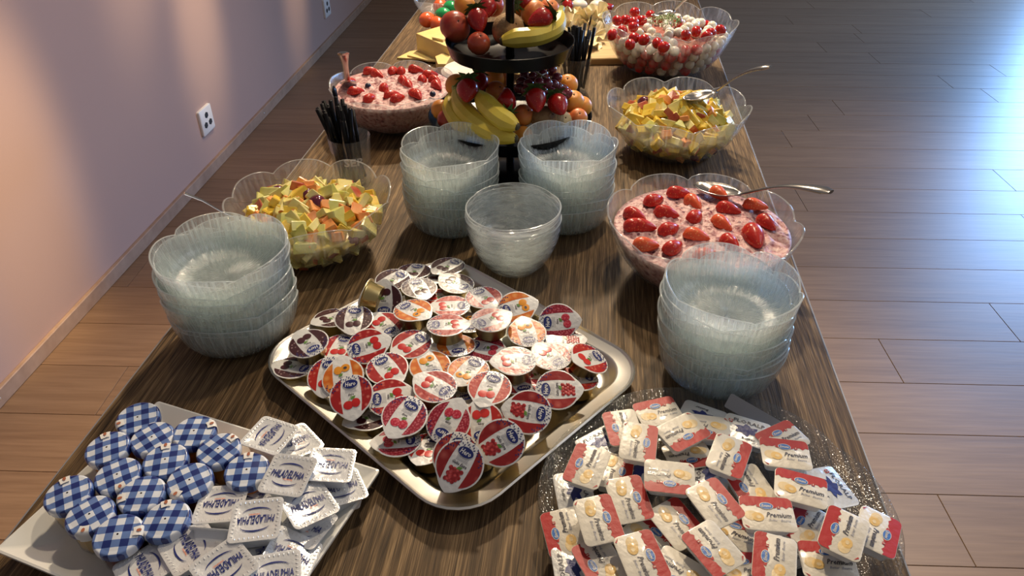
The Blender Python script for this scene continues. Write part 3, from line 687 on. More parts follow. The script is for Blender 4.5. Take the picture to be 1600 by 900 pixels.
strawberry(730, 143, .925, -100, 'large dark strawberry above the banana stems, lower tray', 25, 0, 1.3)
strawberry(750, 130, .920, -80, 'dark strawberry with green crown left of the pole', 20, 0, 1.1)
strawberry(792, 155, .915, 80, 'strawberry with crown pointing down in the lower tray centre', 40, 0, 1.15)
strawberry(838, 158, .915, -75, 'strawberry with green crown below the grapes', 30, 0, 1.25)
strawberry(873, 165, .905, -50, 'red strawberry right of centre beside the kiwi, lower tray', 20, 0, 1.25)
t = thing('grape_bunch', 'bunch of dark red grapes on the right of the lower tray', 'grapes', at(850, 128, .915))
RG = mat('red grape skin', (.11, .010, .022), .18, col2=(.24, .04, .06), cscale=50, coat=.3)
m = MB(); m.ell((0, 0, 0), (.0095, .0088, .0088), 14, 10); gm = m.mesh('grape', RG); gp = []
q = random.Random(5)
for x, y, dz in [(862, 110, .012), (848, 117, .014), (870, 122, .006), (855, 131, .012), (865, 133, .006), (872, 137, 0), (843, 130, .014), (832, 121, .012), (826, 132, .008), (835, 140, .006), (848, 143, .004), (862, 145, 0), (880, 140, -.004), (886, 146, -.006), (820, 118, .008), (815, 128, .004), (822, 142, 0), (840, 112, .008), (856, 103, .008), (812, 138, 0), (851, 124, 0), (878, 150, -.008), (868, 150, -.008)]:
    g = link('grape', gm, t); g.location = at(x, y, .915+dz)-t.location; g.rotation_euler = (q.random()*3, q.random()*3, 0)
m = MB(); base = Vector((0, 0, .014))
for x, y in [(862, 110), (835, 122), (870, 130), (845, 138)]: m.tube([at(846, 118, .935)-t.location, at((846+x)/2, (118+y)/2, .932)-t.location, at(x, y, .92)-t.location], .0012, 6)
m.tube([at(846, 118, .935)-t.location, at(832, 108, .945)-t.location, at(825, 112, .945)-t.location], .0016, 6); m.build('stalk', mat('grape stalk', (.30, .22, .10), .7), t)

# ============================================================ STRAW TUMBLERS
m = MB(); m.lathe([(.0034, 0), (.0034, .140)], 8, 0, (True, True)); STR = m.mesh('straw', BLACKPL)
m = MB(); m.lathe([(.0014, 0), (.0014, .13)], 6, 0, (True, True)); m.grid([[(x, y*.6, z) for x, y, z in disc3] for disc3 in [[(.0014*math.cos(a), .0014*math.sin(a), .13) for a in [2*PI*k/8 for k in range(8)]], [(.006*math.cos(a), .003*math.sin(a), .136) for a in [2*PI*k/8 for k in range(8)]], [(.007*math.cos(a), .002*math.sin(a), .146) for a in [2*PI*k/8 for k in range(8)]], [(.002*math.cos(a), .001*math.sin(a), .154) for a in [2*PI*k/8 for k in range(8)]]]], 0, True, True, True)
STIR = m.mesh('stirrer', BLACKPL)
def tumbler(px, py, label, where, n, seed, lean=(0, 0), text=None, h=.085, r=.036, stirs=1):
    c = at(px, py, .75); c.z = .7502; q = random.Random(seed)
    t = thing('straw_tumbler', label, 'glass', c)
    m = MB(); m.lathe([(.001, 0), (r*.80, 0), (r*.84, .003), (r, h), (r-.0008, h+.0008), (r-.0018, h), (r*.84-.0018, .008), (.001, .007)], 40); m.build('glass_wall', GLASS_CUP, t)
    if text:
        m = MB(); vs, fs, w0 = text_tris(text, 1, 0, 2); nn = len(m.v)
        for x, y in vs:
            a = (x/w0)*1.05 - PI/2 + .45; zz = .050+y*.019; rr = r*.84+(r*.16)*zz/h+.0006; m.v.append((rr*math.cos(a), rr*math.sin(a), zz))
        for f in fs: m.f.append(f); m.m.append(0)
        m.build('printed_text', mat('white print', (.75, .75, .75), .5), t, False)
    for i in range(n):
        a = q.random()*6.28; rb = (r*.60)*math.sqrt(q.random()); al = q.random()*6.28
        p0 = Vector((rb*math.cos(a), rb*math.sin(a), .010)); tl = q.uniform(.3, 1.0)*(r*.90)
        p1 = Vector((tl*math.cos(a+q.uniform(-.6, .6))+lean[0]*.3, tl*math.sin(a+q.uniform(-.6, .6)), h)); p1.xy = p1.xy.normalized()*min(p1.xy.length, r*.84)
        d = (p1-p0).normalized(); o = link('drinking_straw' if i >= stirs else 'stirrer', STR if i >= stirs else STIR)
        if i >= stirs: tag(o, 'black drinking straw standing in the %s' % where, 'straw', 'black straws in the %s' % where); o.scale = (1, 1, q.uniform(.72, 1.0))
        else: tag(o, 'black paddle-tipped stirrer sticking out of the %s' % where, 'stirrer'); o.scale = (1, 1, 1.0)
        o.location = c+p0; o.rotation_euler = d.to_track_quat('Z', 'Y').to_euler()
tumbler(554, 283, 'clear printed tumbler holding black straws left of the muesli bowl', 'left printed tumbler', 38, 3, (-.03, 0), 'SER')
tumbler(897, 145, 'dark tumbler holding black straws behind the right of the fruit stand', 'right far tumbler', 30, 8, (0, 0), None, .08, .034, 1)

# ============================================================ CHEESE
CH1 = mat('hard cheese', (.78, .58, .20), .4, 0, .06, 60, (.82, .64, .27), 20, sss=.25); RIND = mat('cheese rind', (.62, .48, .30), .7, 0, .5, 120, (.80, .70, .55), 40)
BRIE = mat('bloomy rind', (.76, .66, .56), .8, 0, .6, 90, (.84, .78, .70), 25)
t = thing('cutting_board', 'long wooden cutting board with cheese behind the fruit stand', 'board', (-.09, 1.895, .7502), math.radians(9))
m = MB(); m.grid([rrect(-.175, .175, -.105, .105, z, .02) for z in (0, .003)]+[rrect(-.176, .176, -.106, .106, .006, .021), rrect(-.176, .176, -.106, .106, .014, .021), rrect(-.174, .174, -.104, .104, .016, .019)], 0, True, True, True); m.build('board', BOARD_WOOD, t, True, 35)
bz = .7664
def wedge(pts, z0, z1, name, label, material, cat='cheese', group=None, bev=.0015):
    P = [at(x, y, z1) for x, y in pts]; c = sum(P, Vector())/len(P); m = MB()
    def rg(k, z): return [((p.x-c.x)*k, (p.y-c.y)*k, z-z0) for p in P]
    m.grid([rg(.985, z0), rg(1, z0+bev), rg(1, z1-bev), rg(.985, z1)], 0, True, True, True)
    o = m.build(name, material, None, False); tag(o, label, cat, group); o.location = (c.x, c.y, z0); return o
wedge([(650, 52), (687, 68), (702, 75), (735, 50), (700, 37)], .7525, .800, 'cheese_block', 'large yellow cheese block left of the fruit stand', CH1)
wedge([(675, 58), (692, 62), (706, 52), (690, 46)], .8005, .806, 'cheese_slice', 'small square cheese slice lying on top of the large block', CH1)
for i, (pts_, l) in enumerate([([(620, 90), (640, 80), (665, 76), (660, 92)], 'pointed yellow cheese slice farthest left behind the muesli'), ([(636, 86), (655, 76), (690, 86), (682, 95), (668, 94)], 'fanned yellow cheese slice in front of the large block'), ([(680, 88), (694, 82), (704, 88), (697, 100), (684, 100)], 'small cheese wedge between the block and the white wheel')]):
    wedge(pts_, .7503+.004*i, .7543+.004*i+(.02 if i == 2 else 0), 'cheese_slice', l, CH1)
for i, (x, y) in enumerate([(770, 108), (800, 104), (830, 100), (846, 104), (855, 94), (822, 108)]):
    wedge([(x-24, y+4), (x, y+10), (x+24, y-3), (x+2, y-10)], .7664+.003*i, .7694+.003*i, 'cheese_slice', 'pale yellow cheese slice spread on the board behind the stand pole', CH1, 'cheese', 'cheese slices behind the stand pole')
c = at(738, 106, .79); t = thing('soft_cheese', 'round white-rind soft cheese wheel under the upper tray', 'cheese', (c.x, c.y-.02, .7502))
m = MB(); m.lathe([(.001, 0), (.058, 0), (.063, .006), (.064, .022), (.060, .0225)], 48); m.build('lower_half', mat('pale paste', (.55, .42, .22), .5, 0, .6, 60, (.70, .60, .40), 30), t)
m = MB(); m.lathe([(.001, .023), (.062, .023), (.066, .028), (.066, .040), (.060, .046), (.001, .047)], 48); m.build('upper_half', BRIE, t)
FR = mat('shaved cheese', (.80, .66, .36), .75, 0, .1, 100, (.86, .78, .54), 40, sss=.3)
def ros_mesh(seed):
    q = random.Random(seed); rows = []
    for i in range(7):
        r = .037*i/6+.0005; row = []
        for j in range(56):
            a = 2*PI*j/56; z = .020*(i/6)**.8+.006*(i/6)*math.sin(7*a+seed+i*.5)+.003*math.sin(13*a+2*seed)
            rr = r*(1+.10*math.sin(5*a+seed)); row.append((rr*math.cos(a), rr*math.sin(a), z))
        rows.append(row)
    m = MB(); m.grid(rows); return m.mesh('cheese_rosette', FR)
RM = [ros_mesh(i) for i in range(4)]
for i, (x, y, z) in enumerate([(900, 62, .772), (925, 60, .772), (910, 48, .785), (938, 50, .778), (892, 45, .785), (918, 34, .800), (936, 30, .79), (898, 28, .79), (880, 58, .774), (912, 70, .772)]):
    o = link('cheese_rosette', RM[i % 4]); tag(o, 'ruffled shaved cheese rosette heaped on the board beside the mozzarella bowl', 'cheese', 'shaved cheese rosettes'); o.location = at(x, y, z); o.rotation_euler = (rnd.uniform(-.6, .9), rnd.uniform(-.6, .6), rnd.random()*6)
strawberry(887, 10, .80, -80, 'red strawberry on the shaved cheese beside the banana', 40, 0, 1.15)
strawberry(950, 12, .79, 10, 'red strawberry with crown left of the mozzarella bowl', 20, 0, 1.1)
for x, y, l in [(934, 9, 'white round fresh cheese ball beside the far strawberry'), (905, 8, 'white fresh cheese ball behind the rosettes')]:
    m = MB(); m.ell((0, 0, 0), (.024, .022, .016), 20, 12); o = m.build('fresh_cheese', MOZ); tag(o, l, 'cheese'); o.location = at(x, y, .782)
# egg bowl
c = at(690, 30, .75); c.y += .03
o = bowl_mesh(.085, .055, 6, .2, .004, seg=90).build('glass_bowl', [GLASS_BIG, RIMB], None, True, None); o.location = (c.x, c.y, .7502); tag(o, 'glass bowl of dyed eggs at the far left of the table', 'bowl')
for x, y, z, mt_, l in [(688, 10, .790, 'o', 'orange dyed egg at the back of the egg bowl'), (668, 31, .782, 'o', 'orange dyed egg at the front left of the egg bowl'), (684, 38, .775, 'o', 'orange dyed egg low at the front of the egg bowl'), (692, 24, .793, 'g', 'green dyed egg in the middle of the egg bowl'), (704, 13, .793, 'g', 'green dyed egg at the back right of the egg bowl')]:
    nm = {'o': 'orange egg dye', 'g': 'green egg dye'}[mt_]
    mm_ = bpy.data.materials.get(nm) or mat(nm, {'o': (.78, .13, .035), 'g': (.02, .34, .10)}[mt_], .2, coat=.5)
    m = MB(); m.ell((0, 0, 0), (.026, .0205, .0205), 20, 14, 0, lambda p, t, ph: 1-.08*p.x*0); o = m.build('dyed_egg', mm_); tag(o, l, 'egg'); o.location = at(x, y, z); o.rotation_euler = (0, rnd.uniform(-.3, .3), rnd.uniform(0, 3))

# ============================================================ WHITE PLATE AND JARS
pc = Vector((-.321, .463, 0)); pa = math.radians(-14.6)
# corners: TL (-.455,.563) TR (-.187,.490) ; 0.277 x 0.206
m = MB(); hx, hy = .1395, .103
rings = [rrect(-hx+.04, hx-.04, -hy+.04, hy-.04, 0, .004), rrect(-hx+.026, hx-.026, -hy+.026, hy-.026, .001, .004), rrect(-hx, hx, -hy, hy, .0165, .003), rrect(-hx, hx, -hy, hy, .019, .003), rrect(-hx+.002, hx-.002, -hy+.002, hy-.002, .0195, .003), rrect(-hx+.018, hx-.018, -hy+.018, hy-.018, .0095, .004), rrect(-hx+.034, hx-.034, -hy+.034, hy-.034, .005, .004)]
m.grid(rings, 0, True, True, True)
o = m.build('serving_plate', PORC, None, True, 30); tag(o, 'white rectangular porcelain plate under the jam jars and cream cheese cups', 'plate')
o.location = (-.347, .428, .7502); o.rotation_euler = (0, 0, pa)
PZ = .7565
JARG = glassmat('jar glass', (.96, .95, .92), .02, (.8, .8, .8), .04, 'noise', 30, .05)
def jammat(n, c1, c2): return mat(n, c1, .2, 0, .1, 80, c2, 60, sss=.2, coat=.3)
JM = [jammat('apricot jam', (.62, .22, .02), (.70, .30, .04)), jammat('orange jam', (.45, .13, .015), (.6, .2, .03)), jammat('dark jam', (.10, .015, .015), (.16, .03, .02)), jammat('honey jam', (.55, .38, .16), (.62, .46, .22))]
GING = ginghammat(); SEAL = mat('seal paper', (.80, .78, .74), .5); SEALP = mat('seal print', (.40, .13, .06), .5)
JH = .036
jg = MB(); jg.lathe([(.001, 0), (.0165, 0), (.0195, .002), (.0205, .006), (.0205, .024), (.0185, .029), (.0185, .033)], 12); JGM = jg.mesh('jar', JARG, True, 25)
jj = MB(); jj.lathe([(.001, .0015), (.0175, .0015), (.0190, .004), (.0195, .008), (.0195, .0235), (.0175, .028), (.001, .0282)], 12)
JJM = [jj.mesh('jam', q_, True, 25) for q_ in JM]
jl = MB(); jl.lathe([(.0205, .027), (.0222, .0275), (.0226, .029), (.0226, .0345), (.0218, .0362), (.0200, .0368), (.0175, .0362), (.0165, .0364), (.001, .0372)], 40); JLM = jl.mesh('lid', GING, True, 50)
def seal_mesh():
    m = MB(); rows = []
    prof = [(.0140, .0374), (.0200, .0376), (.0222, .0367), (.0231, .0345), (.0231, .0262)]
    for r, z in prof: rows.append([(r*math.cos(a), r*math.sin(a), z+.0003) for a in [(-.24+.48*k/4)*(.0226/r)**.5 for k in range(5)]])
    m.grid(rows, 0, False); m.poly(disc(.0190, 0, .0024, .0017, 8), .0384, 1); return m.mesh('seal_sticker', [SEAL, SEALP])
SLM = seal_mesh()
jars = [(215, 649, 2, 200, 'back left corner of the plate, farthest back', 8), (240, 682, 0, None, 'second row from the back, pale cream contents below', 4), (303, 672, 0, 20, 'at the back, third from the left, orange jam showing', 4),
        (344, 700, 0, 35, 'left of the rearmost right one, orange jam showing', 5), (385, 732, 1, 80, 'nearest to the cream cheese cups at the right', 5), (171, 697, 0, 95, 'at the left edge, one in front of the corner one', 6), (258, 717, 0, 85, 'in the centre of the back half', 3),
        (186, 740, 3, -75, 'left of centre with seal at its front', 4), (296, 748, 2, 225, 'right of centre with seal at its lower left', 5), (110, 768, 3, 100, 'at the far left end of the plate', 6), (221, 770, 3, 195, 'in the centre of the front half', 3),
        (143, 802, 3, -110, 'front left with seal at its front edge', 4), (184, 830, 2, 10, 'nearest to the front, seal at its right', 9), (262, 809, 2, 85, 'front right beside a cream cheese cup', 5)]
jp = None
for i, (x, y, jm, seal, l, tlt) in enumerate(jars):
    lab_ = 'gingham-lidded mini jar ' + l
    t = thing('jam_jar', lab_, 'jar', (0, 0, 0), 0, 'mini jam jars with blue gingham lids')
    c = at(x, y, PZ+JH); t.location = (c.x, c.y, PZ)
    if tlt: t.rotation_euler = (math.radians(tlt*.6), math.radians((-1)**i*tlt*.35), 0)
    t.scale = (.95, .95, 1); link('glass_jar', JGM, t); link('jam', JJM[jm], t)
    ld = link('lid', JLM, t); ld.rotation_euler = (0, 0, math.radians([28, 50, 8, 60, 12, 30, 20, 38, 42, 35, 10, 48, 15, 5][i]))
    if seal is not None:
        s = link('seal_sticker', SLM, t); s.rotation_euler = (0, 0, imgdir(x, y, PZ+JH, seal))

# ============================================================ CREAM CHEESE CUPS
def cup_sq():
    m = MB(); R_ = lambda a, z, r: rrect(-a, a, -a, a, z, r, 4)
    m.grid([R_(.0145, -.0185, .004), R_(.0155, -.0182, .004), R_(.0180, -.003, .005), R_(.0185, -.0014, .005), R_(.0218, -.0010, .005), R_(.0222, -.0002, .005)], 0, True, True, False)
    c = m.mesh('cup', WCUP, True, 40)
    m = MB(); m.grid([R_(.0222, -.0002, .005), R_(.0222, .0004, .005), R_(.0195, .0007, .004), R_(.0185, .0002, .004)], 0, True, True, True)
    q = random.Random(2)                                       # embossed pleats round the border
    for k in range(4):
        for i in range(9):
            u = -.016+.004*i; cxy = [(u, -.0190), (.0190, u), (u, .0190), (-.0190, u)][k]
            s = (.0011, .0022) if k % 2 == 0 else (.0022, .0011)
            m.ell((*cxy, .0005), (s[0]*.7, s[1]*.8, .0004), 6, 4, 0)
    add_text(m, 'PHILADELPHIA', 0, .0002, .0325, .0078, .00085, 1, 0, .1, lambda u: 1.18-.3*abs(u))
    for sg in (1, -1):
        p_in = []; p_out = []
        for k in range(13):
            u = -1+k/6; xx = .0125*u; base = sg*(.0066+.0048*math.sqrt(max(0, 1-u*u*.92))); th = .0013*(1-abs(u))**.5+.0003
            p_in.append((xx, base)); p_out.append((xx, base+sg*th))
        for k in range(12): 
            quad = [p_in[k], p_in[k+1], p_out[k+1], p_out[k]]; m.poly(quad if sg > 0 else quad[::-1], .00085, 1)
    add_text(m, 'ORIGINAL', .002, -.0055, .010, .0014, .00085, 2, 0, .1)
    return c, m.mesh('foil_lid', [foil('cheese foil', (.80, .80, .79), .24, .3, .3, 150), P_NAVY, P_ORANGE], True, 30)
CCM, CLM = cup_sq()
cups = [(422, 680, .787, -130, 4, 4, 'farthest back, above the gingham jars'), (450, 742, .800, -9, 12, -2, 'topmost at the back, reading upright'), (517, 726, .792, 181, 2, 6, 'at the right rear, upside down lettering'),
        (482, 787, .790, 28, 4, 8, 'right of centre, lettering rising to the right'), (345, 787, .786, 183, 4, -2, 'beside the gingham jars, lettering upside down'), (400, 812, .800, 186, 8, 0, 'on top in the middle of the heap'),
        (297, 855, .786, -58, 6, -4, 'in front of the rightmost front jar, lettering steep'), (456, 866, .780, 170, 4, 26, 'front right, tilted towards the right'), (350, 886, .796, 214, 10, 0, 'at the bottom picture edge, centre of the heap'),
        (226, 886, .780, -62, 4, -6, 'at the bottom picture edge, farthest left'), (532, 762, .776, 200, 0, 4, 'under the right rear cup'), (405, 848, .779, 100, 0, 0, 'under the topmost middle cup'), (462, 690, .772, 30, 0, 10, 'half hidden under the farthest back cup'),
        (428, 899, .792, 12, 6, 4, 'at the bottom picture edge, right of the heap'), (478, 822, .774, -20, 0, 0, 'under the cup with rising lettering'), (345, 835, .776, 60, -60, 0, 'lying on its side between the jars and the heap'), (398, 762, .776, -40, 0, 0, 'low in the heap below the topmost rear cup'),
        (505, 700+52, .776, 10, 0, 0, 'low in the heap behind the right rear cups'), (300, 905, .776, 20, 0, 0, 'low at the bottom picture edge')]
for x, y, z, a, tc_, tr_, l in cups:
    t = thing('cream_cheese_cup', 'square foil-lidded cream cheese cup, ' + l, 'cup', (0, 0, 0), 0, 'cream cheese portions on the white plate')
    pose(t, x, y, z, a, tc_-6, tr_); link('cup', CCM, t); link('foil_lid', CLM, t)

# ============================================================ STEEL TRAY
TA = math.radians(-37.2); tc_ = Vector((-.1444, .6620, .7502))
m = MB(); hx, hy = .180, .1575
def RR(d, z, r): return rrect(-hx+d, hx-d, -hy+d, hy-d, z, r, 8)
m.grid([RR(.0, .0195, .056), RR(-.0005, .0215, .0565), RR(.0015, .0225, .055), RR(.0035, .0212, .053), RR(.0045, .0203, .052), RR(.0175, .0195, .042), RR(.020, .0175, .041), RR(.028, .0050, .036), RR(.034, .0025, .032), RR(.07, .0022, .02)], 0, True, False, True)
m.grid([RR(.0, .0195, .056), RR(.018, .0180, .042), RR(.030, .0030, .036), RR(.036, 0, .032)], 0, True, False, True)
o = m.build('steel_tray', STEEL, None, True, 50); tag(o, 'rectangular stainless steel tray heaped with jam cups', 'tray'); o.location = tc_; o.rotation_euler = (0, 0, TA)

# ============================================================ JAM CUPS
def lid_outline(n=40):
    pts_ = []
    for i in range(n):
        a = 2*PI*i/n; r = .0252
        d = abs((a-(1.5*PI)+PI) % (2*PI)-PI)
        if d < .62: r = .0252+.0058*(1-d/.62)**1.1
        pts_.append((r*math.cos(a), r*math.sin(a)))
    return pts_
def jam_lid(v):
    m = MB(); o_ = lid_outline(); zt = .0006
    m.grid([[(x, y, 0) for x, y in o_], [(x, y, zt) for x, y in o_], [(x*.94, y*.94, zt+.0003) for x, y in o_]], 0, True, True, True)
    z1, z2, z3 = .00105, .00125, .0015
    for s in (1, -1):                                           # fruit panels either side of the band
        seg = []; R_ = .0236; x0 = .0104
        a0 = math.acos(x0/R_)
        for k in range(13):
            a = -a0+2*a0*k/12; seg.append((s*R_*math.cos(a), R_*math.sin(a)))
        for k in range(1, 6):
            y = R_*math.sin(a0)*(1-k/3); seg.append((s*(x0+.0018*math.cos(y/.021*1.57)-.0002), y))
        m.poly(seg if s > 0 else seg[::-1], z1, 1)
    m.poly(disc(0, .0136, .0092, .0060, 24), z2, 0); m.poly(disc(0, .0136, .0085, .0053, 24), z3, 2)
    add_text(m, 'Hero', 0, .0136, .0124, .0056, z3+.0002, 0, 0, .2)
    q = random.Random(ord(v))                                    # navy sprigs round the logo
    for k in range(26):
        a = PI/2+(k-12.5)*.098; r = .0200+.0017*(k % 3); l = .0014+.0006*(k % 2); ca, sa = math.cos(a+.5*(-1)**k), math.sin(a+.5*(-1)**k)
        cx, cy = r*math.cos(a), r*math.sin(a); m.poly([(cx-l*ca, cy-l*sa), (cx+.0007*sa, cy-.0007*ca), (cx+l*ca, cy+l*sa), (cx-.0007*sa, cy+.0007*ca)], z2, 2)
    for k in range(4): m.poly([(-.0065, .0078-k*.0014), (.0065, .0078-k*.0014), (.0065, .0082-k*.0014), (-.0065, .0082-k*.0014)], z2, 3)
    if v == 'U': add_text(m, 'Gelée Extra', 0, .0005, .0165, .0034, z2, 4, 0, .4)
    else: add_text(m, 'Extra', 0, .0010, .0066, .0026, z2, 4, 0, .4)
    if v == 'U':
        k = 0
        for row in range(5):
            for cc in range(4-(row % 2)-(1 if row == 4 else 0)):
                m.ell((-.0062+cc*.0040+(row % 2)*.0020, -.0062-row*.0030, z2), (.0023, .0023, .0002), 10, 4, 5); k += 1
    else:
        m.ell((-.0040, -.0115, z2), (.0056, .0052, .0002), 16, 4, 5); m.ell((.0048, -.0100, z2+.0002), (.0050, .0054, .0002), 16, 4, 5)
        if v in 'CD':
            m.poly([(-.004, -.0075), (-.0034, -.0075), (.001, .0), (.0004, .0)], z3, 6)
        if v == 'A': m.poly(disc(-.004, -.0115, .0022, .0016, 10), z3+.0002, 4)
    m.poly([(-.0010, -.0050), (.0005, -.0018), (.0050, -.0012), (.0035, -.0048)], z3, 6)
    return m.mesh('foil_lid', [P_SILVER if v == 'D' else P_WHITE, JAM[v], P_NAVY, P_GREY, P_DARK, JAMF[v], P_GREEN], True, 30)
LM = {v: jam_lid(v) for v in 'DCSRUA'}
m = MB(); m.lathe([(.001, -.0190), (.0180, -.0190), (.0188, -.0183), (.0212, -.0030), (.0226, -.0012), (.0248, -.0008), (.0250, 0)], 32); JCM = m.mesh('cup', GOLD, True, 40)
VN = dict(D='black cherry', C='red cherry', S='strawberry', R='raspberry', U='redcurrant', A='apricot')
JC = [  # x, y, z, logo direction, tilt to camera, tilt right, variety, where
 (482, 537, .792, -48, 14, -4, 'D', 'at the left corner, big lid tilted forward'), (460, 574, .773, -12, 0, 0, 'D', 'lowest at the left corner, gold side showing'),
 (553, 498, .787, 80, 14, 4, 'D', 'above the left corner, logo upwards'), (573, 463, .790, 100, 0, -80, 'D', 'standing on edge at the upper left rim'),
 (600, 470, .787, -100, 42, 0, 'D', 'shaded, leaning upright below the one on edge'), (614, 437, .784, 28, 10, 0, 'D', 'at the upper rim, logo at its right'),
 (655, 450, .786, 120, 6, 4, 'D', 'right of the rim ones, next to an apricot cup'), (647, 424, .776, 60, 0, 0, 'D', 'half hidden at the top rim'), (700, 416, .782, 30, 4, 0, 'D', 'farthest back at the top corner'),
 (713, 443, .786, -26, 6, 6, 'D', 'below the farthest back one, logo at its lower right'), (683, 430, .774, 60, 0, 0, 'D', 'low between the two at the top corner'), (520, 497, .774, 20, 0, 0, 'D', 'low against the upper left rim'),
 (574, 541, .795, -168, 24, 0, 'C', 'left of centre, large lid leaning forward'), (643, 538, .790, 28, 14, 0, 'C', 'in the middle left, logo at its upper right'), (600, 509, .782, -40, 14, 0, 'C', 'behind the left centre ones, partly covered'),
 (645, 485, .800, 152, 6, -2, 'A', 'on top at the upper left, bright orange'), (605, 576, .793, 132, 16, 0, 'C', 'shiny, left of centre above the upright one'), (512, 586, .786, 68, 24, -8, 'S', 'at the lower left edge of the heap'),
 (536, 590, .789, -90, 26, -4, 'A', 'tucked behind the upright left one, tab upwards'), (549, 618, .794, 88, 30, -2, 'C', 'leaning upright at the lower left edge'), (608, 621, .786, -172, 20, 0, 'C', 'under the raspberry one, left of centre'),
 (632, 650, .796, 48, 20, 4, 'R', 'on top at the lower left, logo at its upper right'), (622, 690, .774, 5, 2, 0, 'R', 'lowest at the lower left, gold side showing'), (680, 604, .796, -26, 12, 2, 'C', 'in the centre, logo at its lower right'),
 (672, 572, .786, -60, 14, 0, 'A', 'in the centre behind the red cherry one'), (732, 579, .790, 46, 10, 0, 'A', 'gleaming white in the centre right'), (765, 606, .798, 62, 14, 2, 'S', 'gleaming, front of the centre right, tab down'),
 (805, 564, .800, 2, 10, 0, 'S', 'on top at the right, gleaming, gold side showing'), (861, 557, .790, -38, 8, 2, 'S', 'gleaming, right of the topmost gleaming one'), (921, 560, .786, 28, 6, 26, 'S', 'at the far right corner, tilted against the rim'),
 (872, 503, .790, 182, 38, 0, 'R', 'leaning on the right rim, tab to the right'), (880, 531, .780, 180, 8, 0, 'U', 'in the dark near the right corner'), (823, 520, .788, -70, 14, 2, 'A', 'gleaming, upper right of the heap'),
 (807, 481, .790, 190, 26, 0, 'A', 'leaning on the upper right rim, tab to the right'), (756, 465, .788, 134, 8, 0, 'C', 'near the upper right rim, logo at upper left'), (767, 500, .802, 200, 8, 0, 'C', 'on top of the upper right, gold side showing'),
 (705, 479, .788, 2, 6, 0, 'S', 'top centre, behind the gold-sided one'), (698, 508, .801, 182, 4, 0, 'C', 'top centre, gold side showing below'), (712, 540, .784, -68, 2, 0, 'A', 'shaded, in the hollow below the top centre'),
 (758, 545, .780, 165, 8, 0, 'R', 'in the hollow right of the shaded apricot one'), (731, 505, .778, -80, 0, 0, 'A', 'pressed between the two gold-sided ones'), (871, 609, .788, 182, 26, 4, 'U', 'right side, logo at its left, tab pointing right'),
 (826, 644, .794, -6, 34, 4, 'U', 'right of the lower centre, tab at its left'), (783, 692, .796, 26, 40, 6, 'U', 'second lowest at the front, leaning up'), (718, 726, .796, 50, 42, 0, 'U', 'lowest at the front, leaning up'),
 (701, 660, .789, 228, 30, -6, 'R', 'shaded, left of the front ones, logo lower left'), (752, 662, .786, -90, 30, 0, 'S', 'behind the front leaning ones, tab upwards'), (712, 712, .783, 60, 38, -4, 'U', 'just behind the lowest front one'),
 (670, 700, .772, 60, 0, 0, 'S', 'low at the front left, only its tab showing'), (576, 652, .772, 20, 0, 0, 'D', 'low below the upright left one'), (533, 542, .778, 60, 8, 0, 'C', 'between the left corner and the leaning cherry one'),
 (570, 562, .776, 60, 10, 0, 'S', 'low in the left of the heap'), (735, 632, .776, 120, 0, 0, 'S', 'low in the centre with tab showing'), (689, 465, .776, 0, 0, 0, 'S', 'low near the top centre'),
 (812, 598, .776, -60, 0, 0, 'S', 'under the topmost gleaming one'), (903, 592, .772, 10, 0, 4, 'S', 'low by the right corner under the tilted one'), (630, 513, .776, 0, 8, 0, 'C', 'low beneath the bright apricot one'),
 (660, 625, .774, 0, 0, 0, 'C', 'low beneath the central red cherry one'), (790, 640, .774, 90, 0, 0, 'S', 'low between the front redcurrant ones'), (840, 585, .774, 0, 0, 0, 'R', 'low beneath the gleaming right ones'), (745, 700, .773, 0, 0, 0, 'C', 'low beneath the two front leaning ones')]
for x, y, z, a, tc1, tr1, v, l in JC:
    t = thing('jam_cup', '%s jam cup %s' % (VN[v], l), 'jam cup', (0, 0, 0), 0, 'foil-lidded jam cups on the steel tray')
    pose(t, x, y, z, a, tc1-8 if tc1 <= 16 else tc1-4, tr1, True); t.scale = (.95, .95, 1); link('cup', JCM, t); link('foil_lid', LM[v], t)

# ============================================================ GLASS PLATTER
def platter():
    m = MB(); seg = 180; R_ = .167
    def ring(r, z, k): 
        row = []
        for j in range(seg):
            th = 2*PI*j/seg; l, u = lobef(th, 7, .35); rr = r*(1+k*(.030*(l-.6)+.02*u)); row.append((rr*math.cos(th), rr*math.sin(th), z+k*.002*l))
        return row
    m.grid([ring(.001, .001, 0), ring(.10, .001, 0), ring(.128, .004, .2), ring(.150, .010, .6), ring(R_, .018, 1), ring(R_+.0006, .0195, 1), ring(R_-.001, .021, 1), ring(.150, .0135, .6), ring(.128, .0075, .2), ring(.10, .0045, 0), ring(.001, .0045, 0)])
    return m
o = platter().build('glass_platter', GLASS_PEB, None, True, None); o.location = (.142, .478, .7502); tag(o, 'scalloped pebbled glass platter under the butter portions', 'platter')

